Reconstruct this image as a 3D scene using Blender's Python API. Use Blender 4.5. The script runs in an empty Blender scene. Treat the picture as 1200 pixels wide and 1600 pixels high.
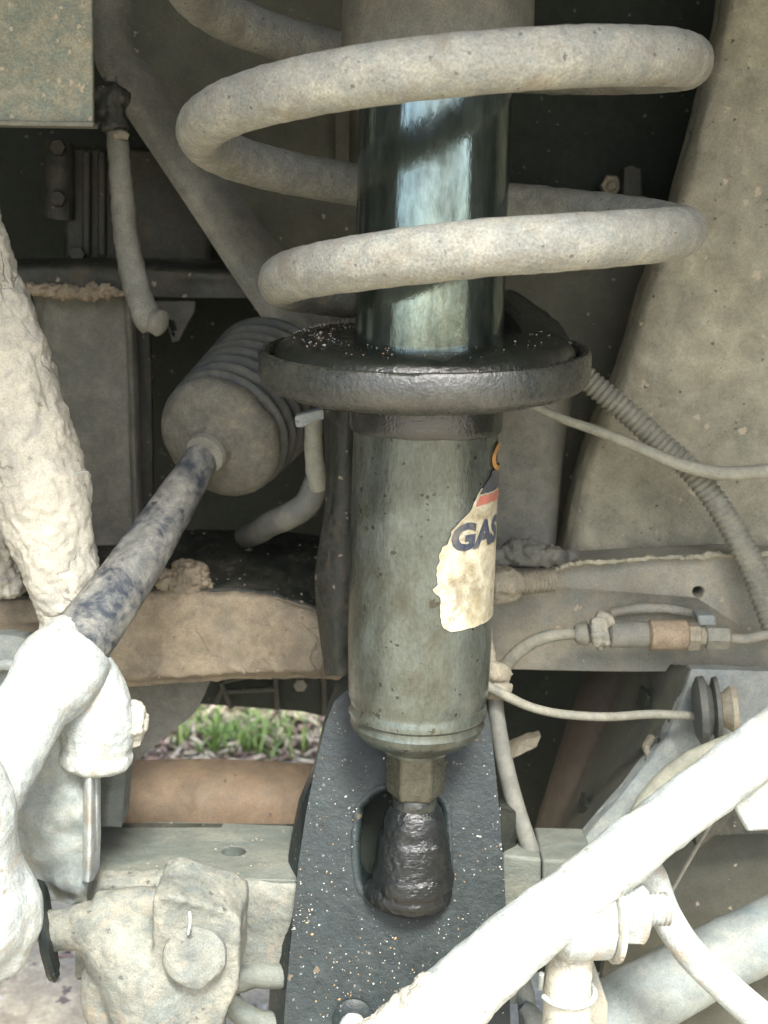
import bpy, bmesh, math, random
from mathutils import Vector, Matrix, noise
from mathutils.geometry import tessellate_polygon

random.seed(7)
sc = bpy.context.scene
COL = sc.collection
S = 0.0002            # metres per unit: one unit is about one photo pixel on the strut
F = 1800.0            # focal length in photo pixels
TH = math.atan(400 / F)
FWD = Vector((0, math.cos(TH), -math.sin(TH)))
UPV = Vector((0, math.sin(TH), math.cos(TH)))
CAM = Vector((0, -1800 * S, 0))

# ------------------------------------------------------------------ camera, sky, sun
cd = bpy.data.cameras.new('camera')
cam = bpy.data.objects.new('camera', cd)
COL.objects.link(cam)
cam.location = CAM
cam.rotation_euler = (math.radians(90) - TH, 0, 0)
cd.sensor_width = 36
cd.lens = F / 1600 * 36
cd.clip_start = 0.005
cd.clip_end = 200
cd.dof.use_dof = True
cd.dof.focus_distance = 0.345
cd.dof.aperture_fstop = 22.0
sc.camera = cam

SUN_EL, SUN_AZ = math.radians(54), math.radians(14)   # azimuth measured from behind the camera towards the right
w = bpy.data.worlds.new('World')
sc.world = w
w.use_nodes = True
nt = w.node_tree
bgn = nt.nodes['Background']
sky = nt.nodes.new('ShaderNodeTexSky')
sky.sky_type = 'NISHITA'
sky.sun_disc = False
sky.sun_elevation = SUN_EL
sky.sun_rotation = math.radians(180) - SUN_AZ
sky.air_density = 1.0
sky.dust_density = 4.0
sky.ozone_density = 1.0
nt.links.new(sky.outputs[0], bgn.inputs[0])
bgn.inputs[1].default_value = 0.15
sd = bpy.data.lights.new('sun', 'SUN')
sd.energy = 2.6
sd.angle = math.radians(14)
sd.color = (1.0, 0.985, 0.95)
sun = bpy.data.objects.new('sun', sd)
COL.objects.link(sun)
dirv = Vector((-math.sin(SUN_AZ) * math.cos(SUN_EL), math.cos(SUN_AZ) * math.cos(SUN_EL), -math.sin(SUN_EL)))
sun.rotation_euler = dirv.to_track_quat('-Z', 'Y').to_euler()
sun.location = (0.5, -2, 3)
sc.view_settings.view_transform = 'Standard'
sc.view_settings.look = 'None'
sc.view_settings.exposure = 1.92
sc.view_settings.gamma = 1
sc.cycles.max_bounces = 8
sc.cycles.diffuse_bounces = 5

# ------------------------------------------------------------------ helpers
def P(x, y, Y):
    """photo pixel (x, y) at world depth Y (units, 0 = the strut) as a point in metres"""
    d = FWD * F + Vector((1, 0, 0)) * (x - 600) - UPV * (y - 800)
    return CAM + d * ((Y + 1800) * S / d.y)

def px(x, y, Y):
    """metres covered by one photo pixel at that point"""
    return (P(x, y, Y) - CAM).dot(FWD) / F

def thing(name, label, cat, at, group=None):
    o = bpy.data.objects.new(name, None)
    o.empty_display_size = 0.01
    COL.objects.link(o)
    o.location = at
    o['label'] = label
    o['category'] = cat
    if group:
        o['group'] = group
    return o

def tag(o, label=None, cat=None, group=None, kind=None):
    for k, v in (('label', label), ('category', cat), ('group', group), ('kind', kind)):
        if v:
            o[k] = v
    return o

def wpos(o):
    v = Vector((0, 0, 0))
    while o:
        v = v + o.location
        o = o.parent
    return v

def catmull(pts, n):
    """resample control tuples smoothly, n steps per span"""
    out = []
    m = len(pts)
    for i in range(m - 1):
        p0 = pts[max(i - 1, 0)]; p1 = pts[i]; p2 = pts[i + 1]; p3 = pts[min(i + 2, m - 1)]
        for k in range(n):
            t = k / n
            out.append(tuple(0.5 * ((2 * b) + (c - a) * t + (2 * a - 5 * b + 4 * c - d) * t * t
                             + (3 * b - a - 3 * c + d) * t ** 3) for a, b, c, d in zip(p0, p1, p2, p3)))
    out.append(tuple(pts[-1]))
    return out

def perp(t):
    a = Vector((0, 0, 1)) if abs(t.z) < 0.9 else Vector((1, 0, 0))
    u = t.cross(a).normalized()
    return u, t.cross(u).normalized()

class G:
    """collects faces in world metres and links them as ONE mesh object"""
    def __init__(s):
        s.v = []; s.f = []
    def add(s, vs, fs):
        b = len(s.v)
        s.v += [Vector(p) for p in vs]
        s.f += [tuple(i + b for i in f) for f in fs]
        return s
    def rings(s, rings, cap=True, closed=False):
        n = len(rings[0]); vs = [p for r in rings for p in r]; fs = []
        m = len(rings)
        for i in range(m - 1 if not closed else m):
            j = (i + 1) % m
            for k in range(n):
                l = (k + 1) % n
                fs.append((i * n + k, i * n + l, j * n + l, j * n + k))
        if cap and not closed:
            fs.append(tuple(range(n - 1, -1, -1)))
            fs.append(tuple((m - 1) * n + k for k in range(n)))
        return s.add(vs, fs)
    def sweep(s, pts, rad, n=16, closed=False):
        """pts: metres, rad: metres per point"""
        t0 = (pts[1] - pts[0]).normalized()
        u, v = perp(t0)
        rings = []
        for i, p in enumerate(pts):
            a = pts[max(i - 1, 0)]; b = pts[min(i + 1, len(pts) - 1)]
            t = (b - a).normalized()
            u = (u - t * u.dot(t)).normalized()
            v = t.cross(u)
            r = rad[i] if isinstance(rad, (list, tuple)) else rad
            rings.append([p + u * math.cos(q) * r + v * math.sin(q) * r for q in (2 * math.pi * k / n for k in range(n))])
        return s.rings(rings)
    def tube(s, ctl, n=14, step=8, mod=None):
        """ctl: (x, y, Y, radius in photo pixels)"""
        c = catmull(ctl, step)
        pts = [P(*q[:3]) for q in c]
        rad = [q[3] * px(*q[:3]) for q in c]
        if mod:
            L = 0
            for i in range(len(pts)):
                if i: L += (pts[i] - pts[i - 1]).length
                rad[i] *= mod(L / S)
        return s.sweep(pts, rad, n)
    def lathe(s, p0, axis, prof, n=48, ref=None):
        """prof: (distance along axis, radius) in metres"""
        axis = axis.normalized()
        u, v = perp(axis)
        if ref is not None:
            u = (ref - axis * ref.dot(axis)).normalized(); v = axis.cross(u)
        return s.rings([[p0 + axis * h + (u * math.cos(q) + v * math.sin(q)) * max(r, 1e-6)
                         for q in (2 * math.pi * k / n for k in range(n))] for h, r in prof])
    def slab(s, poly, thick, holes=(), dirn=(0, 1, 0)):
        """poly: (x, y, Y) list; extruded by thick units along dirn"""
        d = Vector(dirn).normalized() * thick * S
        loops = [[P(*q) for q in poly]] + [[P(*q) for q in h] for h in holes]
        tris = tessellate_polygon(loops)
        flat = [p for l in loops for p in l]
        n = len(flat)
        vs = flat + [p + d for p in flat]
        fs = []
        for t in tris:
            a, b, c = t
            nn = (flat[b] - flat[a]).cross(flat[c] - flat[a])
            if nn.dot(d) > 0: a, b, c = c, b, a
            fs.append((a, b, c)); fs.append((c + n, b + n, a + n))
        o = 0
        for l in loops:
            m = len(l)
            for k in range(m):
                fs.append((o + k, o + (k + 1) % m, o + (k + 1) % m + n, o + k + n))
            o += m
        return s.add(vs, fs)
    def patch(s, grid, nu=8, nv=8, thick=10, amp=0, scale=60, dirn=(0, 1, 0)):
        """smooth sheet through a grid of (x, y, Y), given a thickness; amp in units"""
        rows = [catmull([tuple(P(*q)) for q in r], nu) for r in grid]
        cols = list(zip(*rows))
        cols = [catmull(list(c), nv) for c in cols]
        a = len(cols); b = len(cols[0])
        V = [Vector(cols[i][j]) for i in range(a) for j in range(b)]
        d = Vector(dirn).normalized()
        if amp:
            V = [p + d * (noise.fractal(p * (1 / (scale * S)), 0.9, 2.0, 4) * amp * S) for p in V]
        B = [p + d * thick * S for p in V]
        n = len(V); fs = []
        for i in range(a - 1):
            for j in range(b - 1):
                q = (i * b + j, (i + 1) * b + j, (i + 1) * b + j + 1, i * b + j + 1)
                fs.append(q); fs.append(tuple(k + n for k in reversed(q)))
        ring = [i * b for i in range(a)] + [(a - 1) * b + j for j in range(1, b)] + [i * b + b - 1 for i in range(a - 2, -1, -1)] + [j for j in range(b - 2, 0, -1)]
        for k in range(len(ring)):
            x, y = ring[k], ring[(k + 1) % len(ring)]
            fs.append((x, x + n, y + n, y))
        return s.add(V + B, fs)
    def ball(s, c, r, n=20, sq=(1, 1, 1)):
        vs = []; fs = []
        m = n // 2
        for i in range(m + 1):
            a = math.pi * i / m
            for k in range(n):
                q = 2 * math.pi * k / n
                vs.append(c + Vector((math.sin(a) * math.cos(q) * sq[0], math.sin(a) * math.sin(q) * sq[1], math.cos(a) * sq[2])) * r)
        for i in range(m):
            for k in range(n):
                fs.append((i * n + k, (i + 1) * n + k, (i + 1) * n + (k + 1) % n, i * n + (k + 1) % n))
        return s.add(vs, fs)
    def prism(s, c, axis, r, h, n=6, rot=0.0, inner=0):
        axis = axis.normalized(); u, v = perp(axis)
        prof = [(0, r * .9), (h * .12, r), (h * .85, r), (h, r * .88)]
        return s.rings([[c + axis * hh + (u * math.cos(q) + v * math.sin(q)) * rr for q in (rot + 2 * math.pi * k / n for k in range(n))] for hh, rr in prof])
    def obj(s, name, mat, parent=None, voxel=None, smooth=0, rough=None, bevel=None, angle=40, origin=None):
        me = bpy.data.meshes.new(name)
        me.from_pydata([tuple(p) for p in s.v], [], s.f)
        bm = bmesh.new(); bm.from_mesh(me)
        bmesh.ops.remove_doubles(bm, verts=bm.verts, dist=1e-7)
        bmesh.ops.recalc_face_normals(bm, faces=bm.faces)
        bm.to_mesh(me); bm.free()
        if voxel:
            o = bpy.data.objects.new('tmp', me); COL.objects.link(o)
            m = o.modifiers.new('r', 'REMESH'); m.mode = 'VOXEL'; m.voxel_size = voxel * S
            if smooth:
                m2 = o.modifiers.new('s', 'SMOOTH'); m2.iterations = smooth; m2.factor = 0.5
            dg = bpy.context.evaluated_depsgraph_get()
            me2 = bpy.data.meshes.new_from_object(o.evaluated_get(dg))
            bpy.data.objects.remove(o); bpy.data.meshes.remove(me)
            me = me2; me.name = name
        if rough:
            nrm = [v.normal.copy() for v in me.vertices]
            for amp, scale in (rough if isinstance(rough, list) else [rough]):
                k = 1 / (scale * S)
                for v, nn in zip(me.vertices, nrm):
                    v.co += nn * (noise.fractal(v.co * k, 0.8, 2.0, 4) * amp * S)
        cs = [v.co for v in me.vertices]
        lo = Vector((min(c.x for c in cs), min(c.y for c in cs), min(c.z for c in cs)))
        hi = Vector((max(c.x for c in cs), max(c.y for c in cs), max(c.z for c in cs)))
        c = origin if origin is not None else Vector(((lo.x + hi.x) / 2, (lo.y + hi.y) / 2, lo.z))
        me.transform(Matrix.Translation(-c))
        for p in me.polygons: p.use_smooth = True
        me.set_sharp_from_angle(angle=math.radians(angle))
        me.materials.append(mat)
        o = bpy.data.objects.new(name, me); COL.objects.link(o)
        o.location = c
        if parent:
            o.parent = parent
            o.location = c - wpos(parent)
        if bevel:
            b = o.modifiers.new('bevel', 'BEVEL'); b.width = bevel * S; b.segments = 2; b.limit_method = 'ANGLE'; b.angle_limit = math.radians(38)
        return o

# ------------------------------------------------------------------ materials
MATS = {}
def mat(name, base, dirt, amt=0.5, size=40, soft=0.12, rough=(0.6, 0.95), bump=0.5, grain=0.25,
        specks=(), metal=0.0, streak=None, spec=0.5, fine=3.0, warp=0.6, dust_up=0.0, mottle=0.14, cracks=0, stain=None):
    """painted metal or rubber under patchy dirt. size and fine in units; specks: (colour, size, density)"""
    tint = (0.96, 1.0, 0.98)  # green cast of the whole view, put into the surface colours
    base = tuple(a * b for a, b in zip(base, tint)); dirt = tuple(a * b for a, b in zip(dirt, tint))
    m = bpy.data.materials.new(name); m.use_nodes = True
    N = m.node_tree.nodes; L = m.node_tree.links
    bs = N['Principled BSDF']
    tc = N.new('ShaderNodeTexCoord')
    def nz(sz, detail=6, r=0.6, dist=0.0, off=0.0):
        n = N.new('ShaderNodeTexNoise'); n.inputs['Scale'].default_value = 1 / (sz * S)
        n.inputs['Detail'].default_value = detail; n.inputs['Roughness'].default_value = r; n.inputs['Distortion'].default_value = dist
        v = N.new('ShaderNodeVectorMath'); v.operation = 'ADD'; v.inputs[1].default_value = (off, off * 1.7, -off)
        L.new(tc.outputs['Object'], v.inputs[0])
        if streak:
            mp = N.new('ShaderNodeVectorMath'); mp.operation = 'MULTIPLY'; mp.inputs[1].default_value = streak
            L.new(v.outputs[0], mp.inputs[0]); L.new(mp.outputs[0], n.inputs['Vector'])
        else:
            L.new(v.outputs[0], n.inputs['Vector'])
        return n.outputs['Fac']
    def ramp(src, lo, hi):
        r = N.new('ShaderNodeMapRange'); r.inputs['From Min'].default_value = lo; r.inputs['From Max'].default_value = hi
        r.clamp = True
        L.new(src, r.inputs['Value']); return r.outputs[0]
    def mixc(f, a, b, t='MIX'):
        x = N.new('ShaderNodeMix'); x.data_type = 'RGBA'; x.blend_type = t
        if hasattr(f, 'links'): L.new(f, x.inputs['Factor'])
        else: x.inputs['Factor'].default_value = f
        for s_, q in ((x.inputs['A'], a), (x.inputs['B'], b)):
            if hasattr(q, 'links'): L.new(q, s_)
            else: s_.default_value = (*q, 1)
        return x.outputs['Result']
    def mth(op, a, b):
        x = N.new('ShaderNodeMath'); x.operation = op
        for s_, q in ((x.inputs[0], a), (x.inputs[1], b)):
            if hasattr(q, 'links'): L.new(q, s_)
            else: s_.default_value = q
        return x.outputs[0]
    n1 = nz(size, 8, 0.62, warp)
    n2 = nz(size * 0.23, 5, 0.6, 0, 0.013)
    src = mth('ADD', mth('MULTIPLY', n1, 0.72), mth('MULTIPLY', n2, 0.28))
    if dust_up:
        ge = N.new('ShaderNodeNewGeometry'); sx = N.new('ShaderNodeSeparateXYZ'); L.new(ge.outputs['Normal'], sx.inputs[0])
        src = mth('ADD', src, mth('MULTIPLY', sx.outputs['Z'], dust_up))
    thr = 0.5 + (0.5 - amt) * 0.42
    f = ramp(src, thr - soft, thr + soft)
    n3 = nz(size * 2.2, 3, 0.5, 0.3, 0.031)
    d2 = tuple(c * 0.72 for c in dirt)
    dcol = mixc(ramp(n3, 0.35, 0.65), dirt, (d2[0], d2[1] * 1.02, d2[2] * 1.06))
    col = mixc(f, base, dcol)
    g1 = nz(fine, 4, 0.7, 0, 0.05)
    g = mth('ADD', mth('MULTIPLY', ramp(g1, 0.3, 0.7), 2 * grain), 1 - grain)
    g4 = nz(size * 0.75, 7, 0.68, 0.4, 0.077)
    g = mth('MULTIPLY', g, mth('ADD', mth('MULTIPLY', ramp(g4, 0.28, 0.72), 3.2 * mottle), 1 - 1.6 * mottle))
    cg = N.new('ShaderNodeCombineColor')
    for i in range(3): L.new(g, cg.inputs[i])
    col = mixc(1.0, col, cg.outputs[0], 'MULTIPLY')
    for i, (scol, ssz, dens) in enumerate(specks):
        v = N.new('ShaderNodeTexVoronoi'); v.inputs['Scale'].default_value = 1 / (ssz * 3 * S)
        vv = N.new('ShaderNodeVectorMath'); vv.operation = 'ADD'; vv.inputs[1].default_value = (0.1 * i, 0.2, 0)
        L.new(tc.outputs['Object'], vv.inputs[0])
        wn = N.new('ShaderNodeTexNoise'); wn.inputs['Scale'].default_value = 1 / (ssz * 1.1 * S); wn.inputs['Detail'].default_value = 3
        L.new(vv.outputs[0], wn.inputs['Vector'])
        wm = N.new('ShaderNodeVectorMath'); wm.operation = 'MULTIPLY_ADD'; wm.inputs[1].default_value = (ssz * 3.2 * S,) * 3
        L.new(wn.outputs['Color'], wm.inputs[0]); L.new(vv.outputs[0], wm.inputs[2])
        L.new(wm.outputs[0], v.inputs['Vector'])
        sp = N.new('ShaderNodeSeparateColor'); L.new(v.outputs['Color'], sp.inputs[0])
        on = mth('LESS_THAN', sp.outputs[0], dens)
        rad = mth('MULTIPLY', sp.outputs[1], 0.35)
        ins = mth('LESS_THAN', v.outputs['Distance'], mth('ADD', rad, 0.06))
        col = mixc(mth('MULTIPLY', mth('MULTIPLY', on, ins), 0.85), col, scol)
    if stain:
        sn = nz(stain[1], 7, 0.66, 0.8, 0.123)
        col = mixc(mth('MULTIPLY', ramp(sn, stain[2], stain[2] + 0.12), stain[3]), col, stain[0])
    ck = None
    if cracks:
        v = N.new('ShaderNodeTexVoronoi'); v.feature = 'DISTANCE_TO_EDGE'; v.inputs['Scale'].default_value = 1 / (cracks * S)
        wn = N.new('ShaderNodeTexNoise'); wn.inputs['Scale'].default_value = 1 / (cracks * .5 * S); wn.inputs['Detail'].default_value = 4
        L.new(tc.outputs['Object'], wn.inputs['Vector'])
        wm = N.new('ShaderNodeVectorMath'); wm.operation = 'MULTIPLY_ADD'; wm.inputs[1].default_value = (cracks * .55 * S,) * 3
        L.new(wn.outputs['Color'], wm.inputs[0]); L.new(tc.outputs['Object'], wm.inputs[2]); L.new(wm.outputs[0], v.inputs['Vector'])
        ck = mth('MULTIPLY', mth('SUBTRACT', 1.0, ramp(v.outputs['Distance'], 0.0, 0.035)), ramp(n3, 0.46, 0.6))
        col = mixc(mth('MULTIPLY', ck, 0.5), col, tuple(c * 0.45 for c in dirt))
    L.new(col, bs.inputs['Base Color'])
    rr = N.new('ShaderNodeMapRange'); rr.inputs['To Min'].default_value = rough[0]; rr.inputs['To Max'].default_value = rough[1]
    L.new(f, rr.inputs['Value'])
    ro = mth('ADD', rr.outputs[0], mth('MULTIPLY', mth('SUBTRACT', n2, 0.5), 0.25))
    L.new(ro, bs.inputs['Roughness'])
    bs.inputs['Metallic'].default_value = metal
    bs.inputs['Specular IOR Level'].default_value = spec
    h = mth('ADD', mth('MULTIPLY', f, 0.35), mth('ADD', mth('MULTIPLY', n2, 0.5), mth('MULTIPLY', g1, 0.35)))
    if ck is not None: h = mth('SUBTRACT', h, mth('MULTIPLY', ck, 0.9))
    bp = N.new('ShaderNodeBump'); bp.inputs['Strength'].default_value = min(1, bump); bp.inputs['Distance'].default_value = 3.0 * S * max(1, bump)
    L.new(h, bp.inputs['Height']); L.new(bp.outputs[0], bs.inputs['Normal'])
    return m

DUST = (0.36, 0.325, 0.25)
M = {}
M['coil'] = mat('dusty_coil', (0.20, 0.215, 0.205), (0.37, 0.35, 0.29), 0.6, 26, 0.2, bump=0.75, grain=0.34, fine=3.2, mottle=0.12, specks=[((0.10, 0.10, 0.09), 2.5, 0.08)], stain=((0.20, 0.175, 0.13), 55, 0.55, 0.55))
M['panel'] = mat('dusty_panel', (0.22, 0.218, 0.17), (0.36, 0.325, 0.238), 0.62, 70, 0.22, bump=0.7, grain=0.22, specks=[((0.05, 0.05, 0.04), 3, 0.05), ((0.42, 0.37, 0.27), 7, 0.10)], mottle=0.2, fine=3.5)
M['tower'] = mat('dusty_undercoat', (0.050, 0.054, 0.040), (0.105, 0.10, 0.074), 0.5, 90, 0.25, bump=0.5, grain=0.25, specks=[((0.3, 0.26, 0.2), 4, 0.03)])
M['lip'] = mat('dusty_lip', (0.10, 0.105, 0.092), (0.23, 0.215, 0.175), 0.55, 40, 0.25, bump=0.5, grain=0.25)
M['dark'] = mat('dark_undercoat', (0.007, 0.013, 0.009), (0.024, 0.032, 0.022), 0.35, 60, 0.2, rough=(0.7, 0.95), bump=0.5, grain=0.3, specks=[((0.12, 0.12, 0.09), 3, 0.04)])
M['grime'] = mat('grimy_metal', (0.020, 0.026, 0.021), (0.10, 0.085, 0.062), 0.36, 45, 0.14, rough=(0.5, 0.95), bump=0.7, grain=0.3, specks=[((0.28, 0.23, 0.16), 4, 0.06)])
M['box'] = mat('speckled_box', (0.16, 0.185, 0.155), (0.36, 0.32, 0.23), 0.42, 22, 0.14, bump=0.6, grain=0.3, specks=[((0.46, 0.38, 0.25), 7, 0.16), ((0.42, 0.36, 0.26), 3, 0.12)])
M['blue'] = mat('blue_grey_metal', (0.15, 0.18, 0.185), (0.31, 0.305, 0.26), 0.42, 55, 0.2, rough=(0.55, 0.95), bump=0.6, grain=0.22)
M['rail'] = mat('dusty_rail', (0.17, 0.185, 0.17), (0.32, 0.28, 0.21), 0.55, 90, 0.2, bump=0.6, grain=0.22, specks=[((0.4, 0.34, 0.24), 6, 0.06)])
M['cross'] = mat('clay_coated_beam', (0.17, 0.15, 0.115), (0.33, 0.265, 0.185), 0.7, 60, 0.2, bump=0.8, grain=0.22, mottle=0.2, cracks=110, stain=((0.17, 0.15, 0.12), 40, 0.56, 0.6))
M['arm'] = mat('grey_arm', (0.082, 0.098, 0.090), (0.15, 0.145, 0.115), 0.42, 50, 0.2, rough=(0.5, 0.95), bump=0.7, grain=0.22, streak=(0.5, 1, 1))
M['skid'] = mat('orange_clay_plate', (0.088, 0.066, 0.045), (0.155, 0.104, 0.064), 0.55, 70, 0.25, bump=0.6, grain=0.2, mottle=0.18, specks=[((0.05, 0.04, 0.03), 3, 0.08)])
M['rod'] = mat('navy_rod', (0.036, 0.043, 0.054), (0.25, 0.238, 0.205), 0.48, 58, 0.11, rough=(0.42, 0.95), bump=0.8, grain=0.22, specks=[((0.02, 0.025, 0.04), 6, 0.08)])
M['clay'] = mat('dry_clay', (0.37, 0.345, 0.285), (0.52, 0.485, 0.41), 0.6, 60, 0.2, rough=(0.95, 1), bump=1.0, grain=0.2, specks=[((0.2, 0.18, 0.15), 4, 0.05)], cracks=75, stain=((0.25, 0.25, 0.235), 50, 0.54, 0.6))
M['pale'] = mat('pale_dust', (0.27, 0.305, 0.31), (0.45, 0.45, 0.415), 0.54, 34, 0.2, rough=(0.75, 0.95), bump=0.8, grain=0.25, specks=[((0.2, 0.17, 0.13), 3, 0.05)], stain=((0.27, 0.225, 0.16), 46, 0.54, 0.6))
M['oil'] = mat('oily_black', (0.010, 0.013, 0.011), (0.030, 0.032, 0.026), 0.4, 30, 0.2, rough=(0.06, 0.24), bump=0.7, grain=0.3, fine=5, spec=0.9)
M['wet'] = mat('wet_black', (0.006, 0.008, 0.008), (0.012, 0.013, 0.013), 0.5, 25, 0.2, rough=(0.06, 0.14), bump=0.75, grain=0.3, fine=7, spec=0.6, streak=(1, 1, 1.8))
M['tube'] = mat('oily_chrome', (0.25, 0.30, 0.285), (0.035, 0.045, 0.038), 0.44, 60, 0.16, rough=(0.06, 0.2), bump=0.2, grain=0.12, metal=0.85, streak=(1, 1, 0.25), fine=6)
M['can'] = mat('oily_can', (0.125, 0.14, 0.125), (0.070, 0.070, 0.050), 0.42, 60, 0.2, rough=(0.15, 0.26), bump=0.5, grain=0.18, metal=0.5, streak=(1, 1, 0.55), specks=[((0.03, 0.03, 0.025), 3, 0.16), ((0.05, 0.045, 0.03), 7, 0.08)], fine=5, mottle=0.13, stain=((0.06, 0.055, 0.036), 70, 0.54, 0.55))
M['seat'] = mat('seat_rim', (0.020, 0.023, 0.021), (0.052, 0.050, 0.039), 0.42, 40, 0.2, rough=(0.20, 0.38), bump=0.7, spec=0.7, grain=0.25, fine=4, specks=[((0.02, 0.02, 0.018), 3, 0.15)])
M['fork'] = mat('fork_paint', (0.007, 0.0135, 0.0145), (0.020, 0.027, 0.026), 0.4, 45, 0.2, rough=(0.42, 0.6), bump=0.6, spec=0.38, grain=0.3, specks=[((0.13, 0.13, 0.12), 2.0, 0.08), ((0.10, 0.08, 0.05), 5, 0.05)], fine=3, mottle=0.25)
M['rubber'] = mat('dusty_rubber', (0.042, 0.050, 0.050), (0.15, 0.14, 0.115), 0.38, 50, 0.18, rough=(0.6, 0.95), bump=0.6, grain=0.2)
M['hose'] = mat('dusty_hose', (0.15, 0.155, 0.135), (0.27, 0.25, 0.19), 0.55, 30, 0.2, rough=(0.6, 0.95), bump=0.5, grain=0.2)
M['paletube'] = mat('pale_tube', (0.22, 0.225, 0.185), (0.33, 0.31, 0.24), 0.5, 30, 0.2, bump=0.4, grain=0.15)
M['greyhose'] = mat('grey_hose', (0.115, 0.12, 0.11), (0.20, 0.185, 0.15), 0.4, 35, 0.2, rough=(0.55, 0.9), bump=0.4, grain=0.15)
M['rust'] = mat('rust', (0.21, 0.15, 0.095), (0.31, 0.25, 0.175), 0.5, 25, 0.2, bump=0.7, grain=0.25)
M['brownpipe'] = mat('brown_pipe', (0.036, 0.029, 0.021), (0.07, 0.055, 0.04), 0.5, 50, 0.2, bump=0.5, grain=0.2)
M['bolt'] = mat('dusty_bolt', (0.17, 0.16, 0.13), (0.31, 0.265, 0.19), 0.6, 20, 0.2, bump=0.7, grain=0.25)
M['paper'] = mat('sticker_paper', (0.50, 0.465, 0.37), (0.23, 0.19, 0.11), 0.52, 50, 0.14, rough=(0.3, 0.5), bump=0.25, grain=0.1, specks=[((0.2, 0.16, 0.09), 3, 0.12)], stain=((0.15, 0.125, 0.08), 44, 0.54, 0.7))  # brown patches are ageing plus shading of the far side put into colour
M['navy'] = mat('navy_print', (0.022, 0.030, 0.060), (0.13, 0.12, 0.09), 0.36, 20, 0.15, rough=(0.3, 0.5), bump=0.2, grain=0.1)
M['redp'] = mat('red_print', (0.38, 0.09, 0.07), (0.3, 0.19, 0.13), 0.4, 20, 0.15, rough=(0.3, 0.5), bump=0.2, grain=0.1)
M['orange'] = mat('orange_print', (0.50, 0.23, 0.05), (0.3, 0.19, 0.09), 0.4, 20, 0.15, rough=(0.3, 0.5), bump=0.2, grain=0.1)
M['ground'] = mat('litter_ground', (0.24, 0.185, 0.125), (0.46, 0.38, 0.27), 0.55, 160, 0.12, bump=1.5, grain=0.3, fine=14, specks=[((0.5, 0.44, 0.38), 14, 0.2), ((0.09, 0.06, 0.06), 16, 0.2)])
M['grass'] = mat('grass_blade', (0.12, 0.24, 0.04), (0.28, 0.36, 0.10), 0.5, 120, 0.2, rough=(0.5, 0.6), bump=0.1, grain=0.2)
M['leafa'] = mat('dry_leaf', (0.44, 0.34, 0.23), (0.62, 0.52, 0.38), 0.5, 80, 0.3, bump=0.3, grain=0.2)
M['leafb'] = mat('plum_leaf', (0.22, 0.12, 0.10), (0.34, 0.23, 0.17), 0.5, 80, 0.3, bump=0.3, grain=0.2)
M['grit'] = mat('pale_grit', (0.5, 0.48, 0.43), (0.62, 0.6, 0.55), 0.5, 20, 0.2, bump=0.2, grain=0.1)
M['gritb'] = mat('amber_grit', (0.36, 0.20, 0.09), (0.45, 0.3, 0.15), 0.5, 20, 0.2, bump=0.2, grain=0.1)
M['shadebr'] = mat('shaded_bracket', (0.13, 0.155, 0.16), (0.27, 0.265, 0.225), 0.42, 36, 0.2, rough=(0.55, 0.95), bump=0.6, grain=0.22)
M['cast'] = mat('dusty_casting', (0.105, 0.12, 0.115), (0.235, 0.22, 0.175), 0.48, 46, 0.16, bump=0.9, grain=0.26, mottle=0.2, stain=((0.25, 0.2, 0.14), 50, 0.57, 0.5), specks=[((0.06, 0.06, 0.055), 4, 0.08)])
M['boot'] = mat('boot_cap', (0.080, 0.082, 0.072), (0.185, 0.165, 0.125), 0.48, 34, 0.16, rough=(0.65, 0.95), bump=0.8, grain=0.25, mottle=0.2)
M['sidebr'] = mat('shade_toned_web', (0.045, 0.052, 0.042), (0.10, 0.095, 0.07), 0.42, 80, 0.2, bump=0.5, grain=0.22)  # web colour darkened to stand for shade on the turned-away face
M['neck'] = mat('brown_oiled_steel', (0.10, 0.095, 0.068), (0.055, 0.05, 0.034), 0.4, 30, 0.2, rough=(0.2, 0.35), bump=0.6, grain=0.2, metal=0.4)
M['liner'] = mat('arch_liner', (0.03, 0.033, 0.028), (0.10, 0.09, 0.07), 0.4, 200, 0.2, bump=0.5, grain=0.2)

# ------------------------------------------------------------------ setting: ground, grass, litter
GZ = -2150 * S
g = G()
nx = 60
xs = [-12 + 24 * i / nx for i in range(nx + 1)]
ys = [-12 + 24 * i / nx for i in range(nx + 1)]
g.add([(x, y, GZ + (0.012 * noise.noise(Vector((x * 2, y * 2, 0))) if max(abs(x), abs(y)) < 3 else 0)) for x in xs for y in ys],
      [(i * (nx + 1) + j, (i + 1) * (nx + 1) + j, (i + 1) * (nx + 1) + j + 1, i * (nx + 1) + j + 1) for i in range(nx) for j in range(nx)])
tag(g.obj('ground', M['ground']), kind='structure')

def gpt(x, y):
    d = FWD * F + Vector((1, 0, 0)) * (x - 600) - UPV * (y - 800)
    return CAM + d * ((GZ - CAM.z) / d.z)
g = G()
for k in range(50):
    cx, cy = random.gauss(385, 45), random.gauss(1165, 12)
    if random.random() < 0.25: cx, cy = random.uniform(230, 490), random.uniform(1130, 1195)
    c = gpt(cx, cy); c.z = GZ
    for b in range(10):
        a = random.uniform(0, 6.28); ln = random.uniform(0.010, 0.034); ww = random.uniform(0.0008, 0.0018)
        lean = random.uniform(0.2, 0.9)
        d = Vector((math.cos(a), math.sin(a), 0)); sd2 = Vector((-d.y, d.x, 0)) * ww
        p = c + Vector((random.gauss(0, .012), random.gauss(0, .012), 0.0))
        q = p + d * ln * lean * .4 + Vector((0, 0, ln * .6)); r = p + d * ln * lean + Vector((0, 0, ln * .85))
        g.add([p - sd2, p + sd2, q + sd2 * .7, q - sd2 * .7, r], [(0, 1, 2, 3), (3, 2, 4)])
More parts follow.
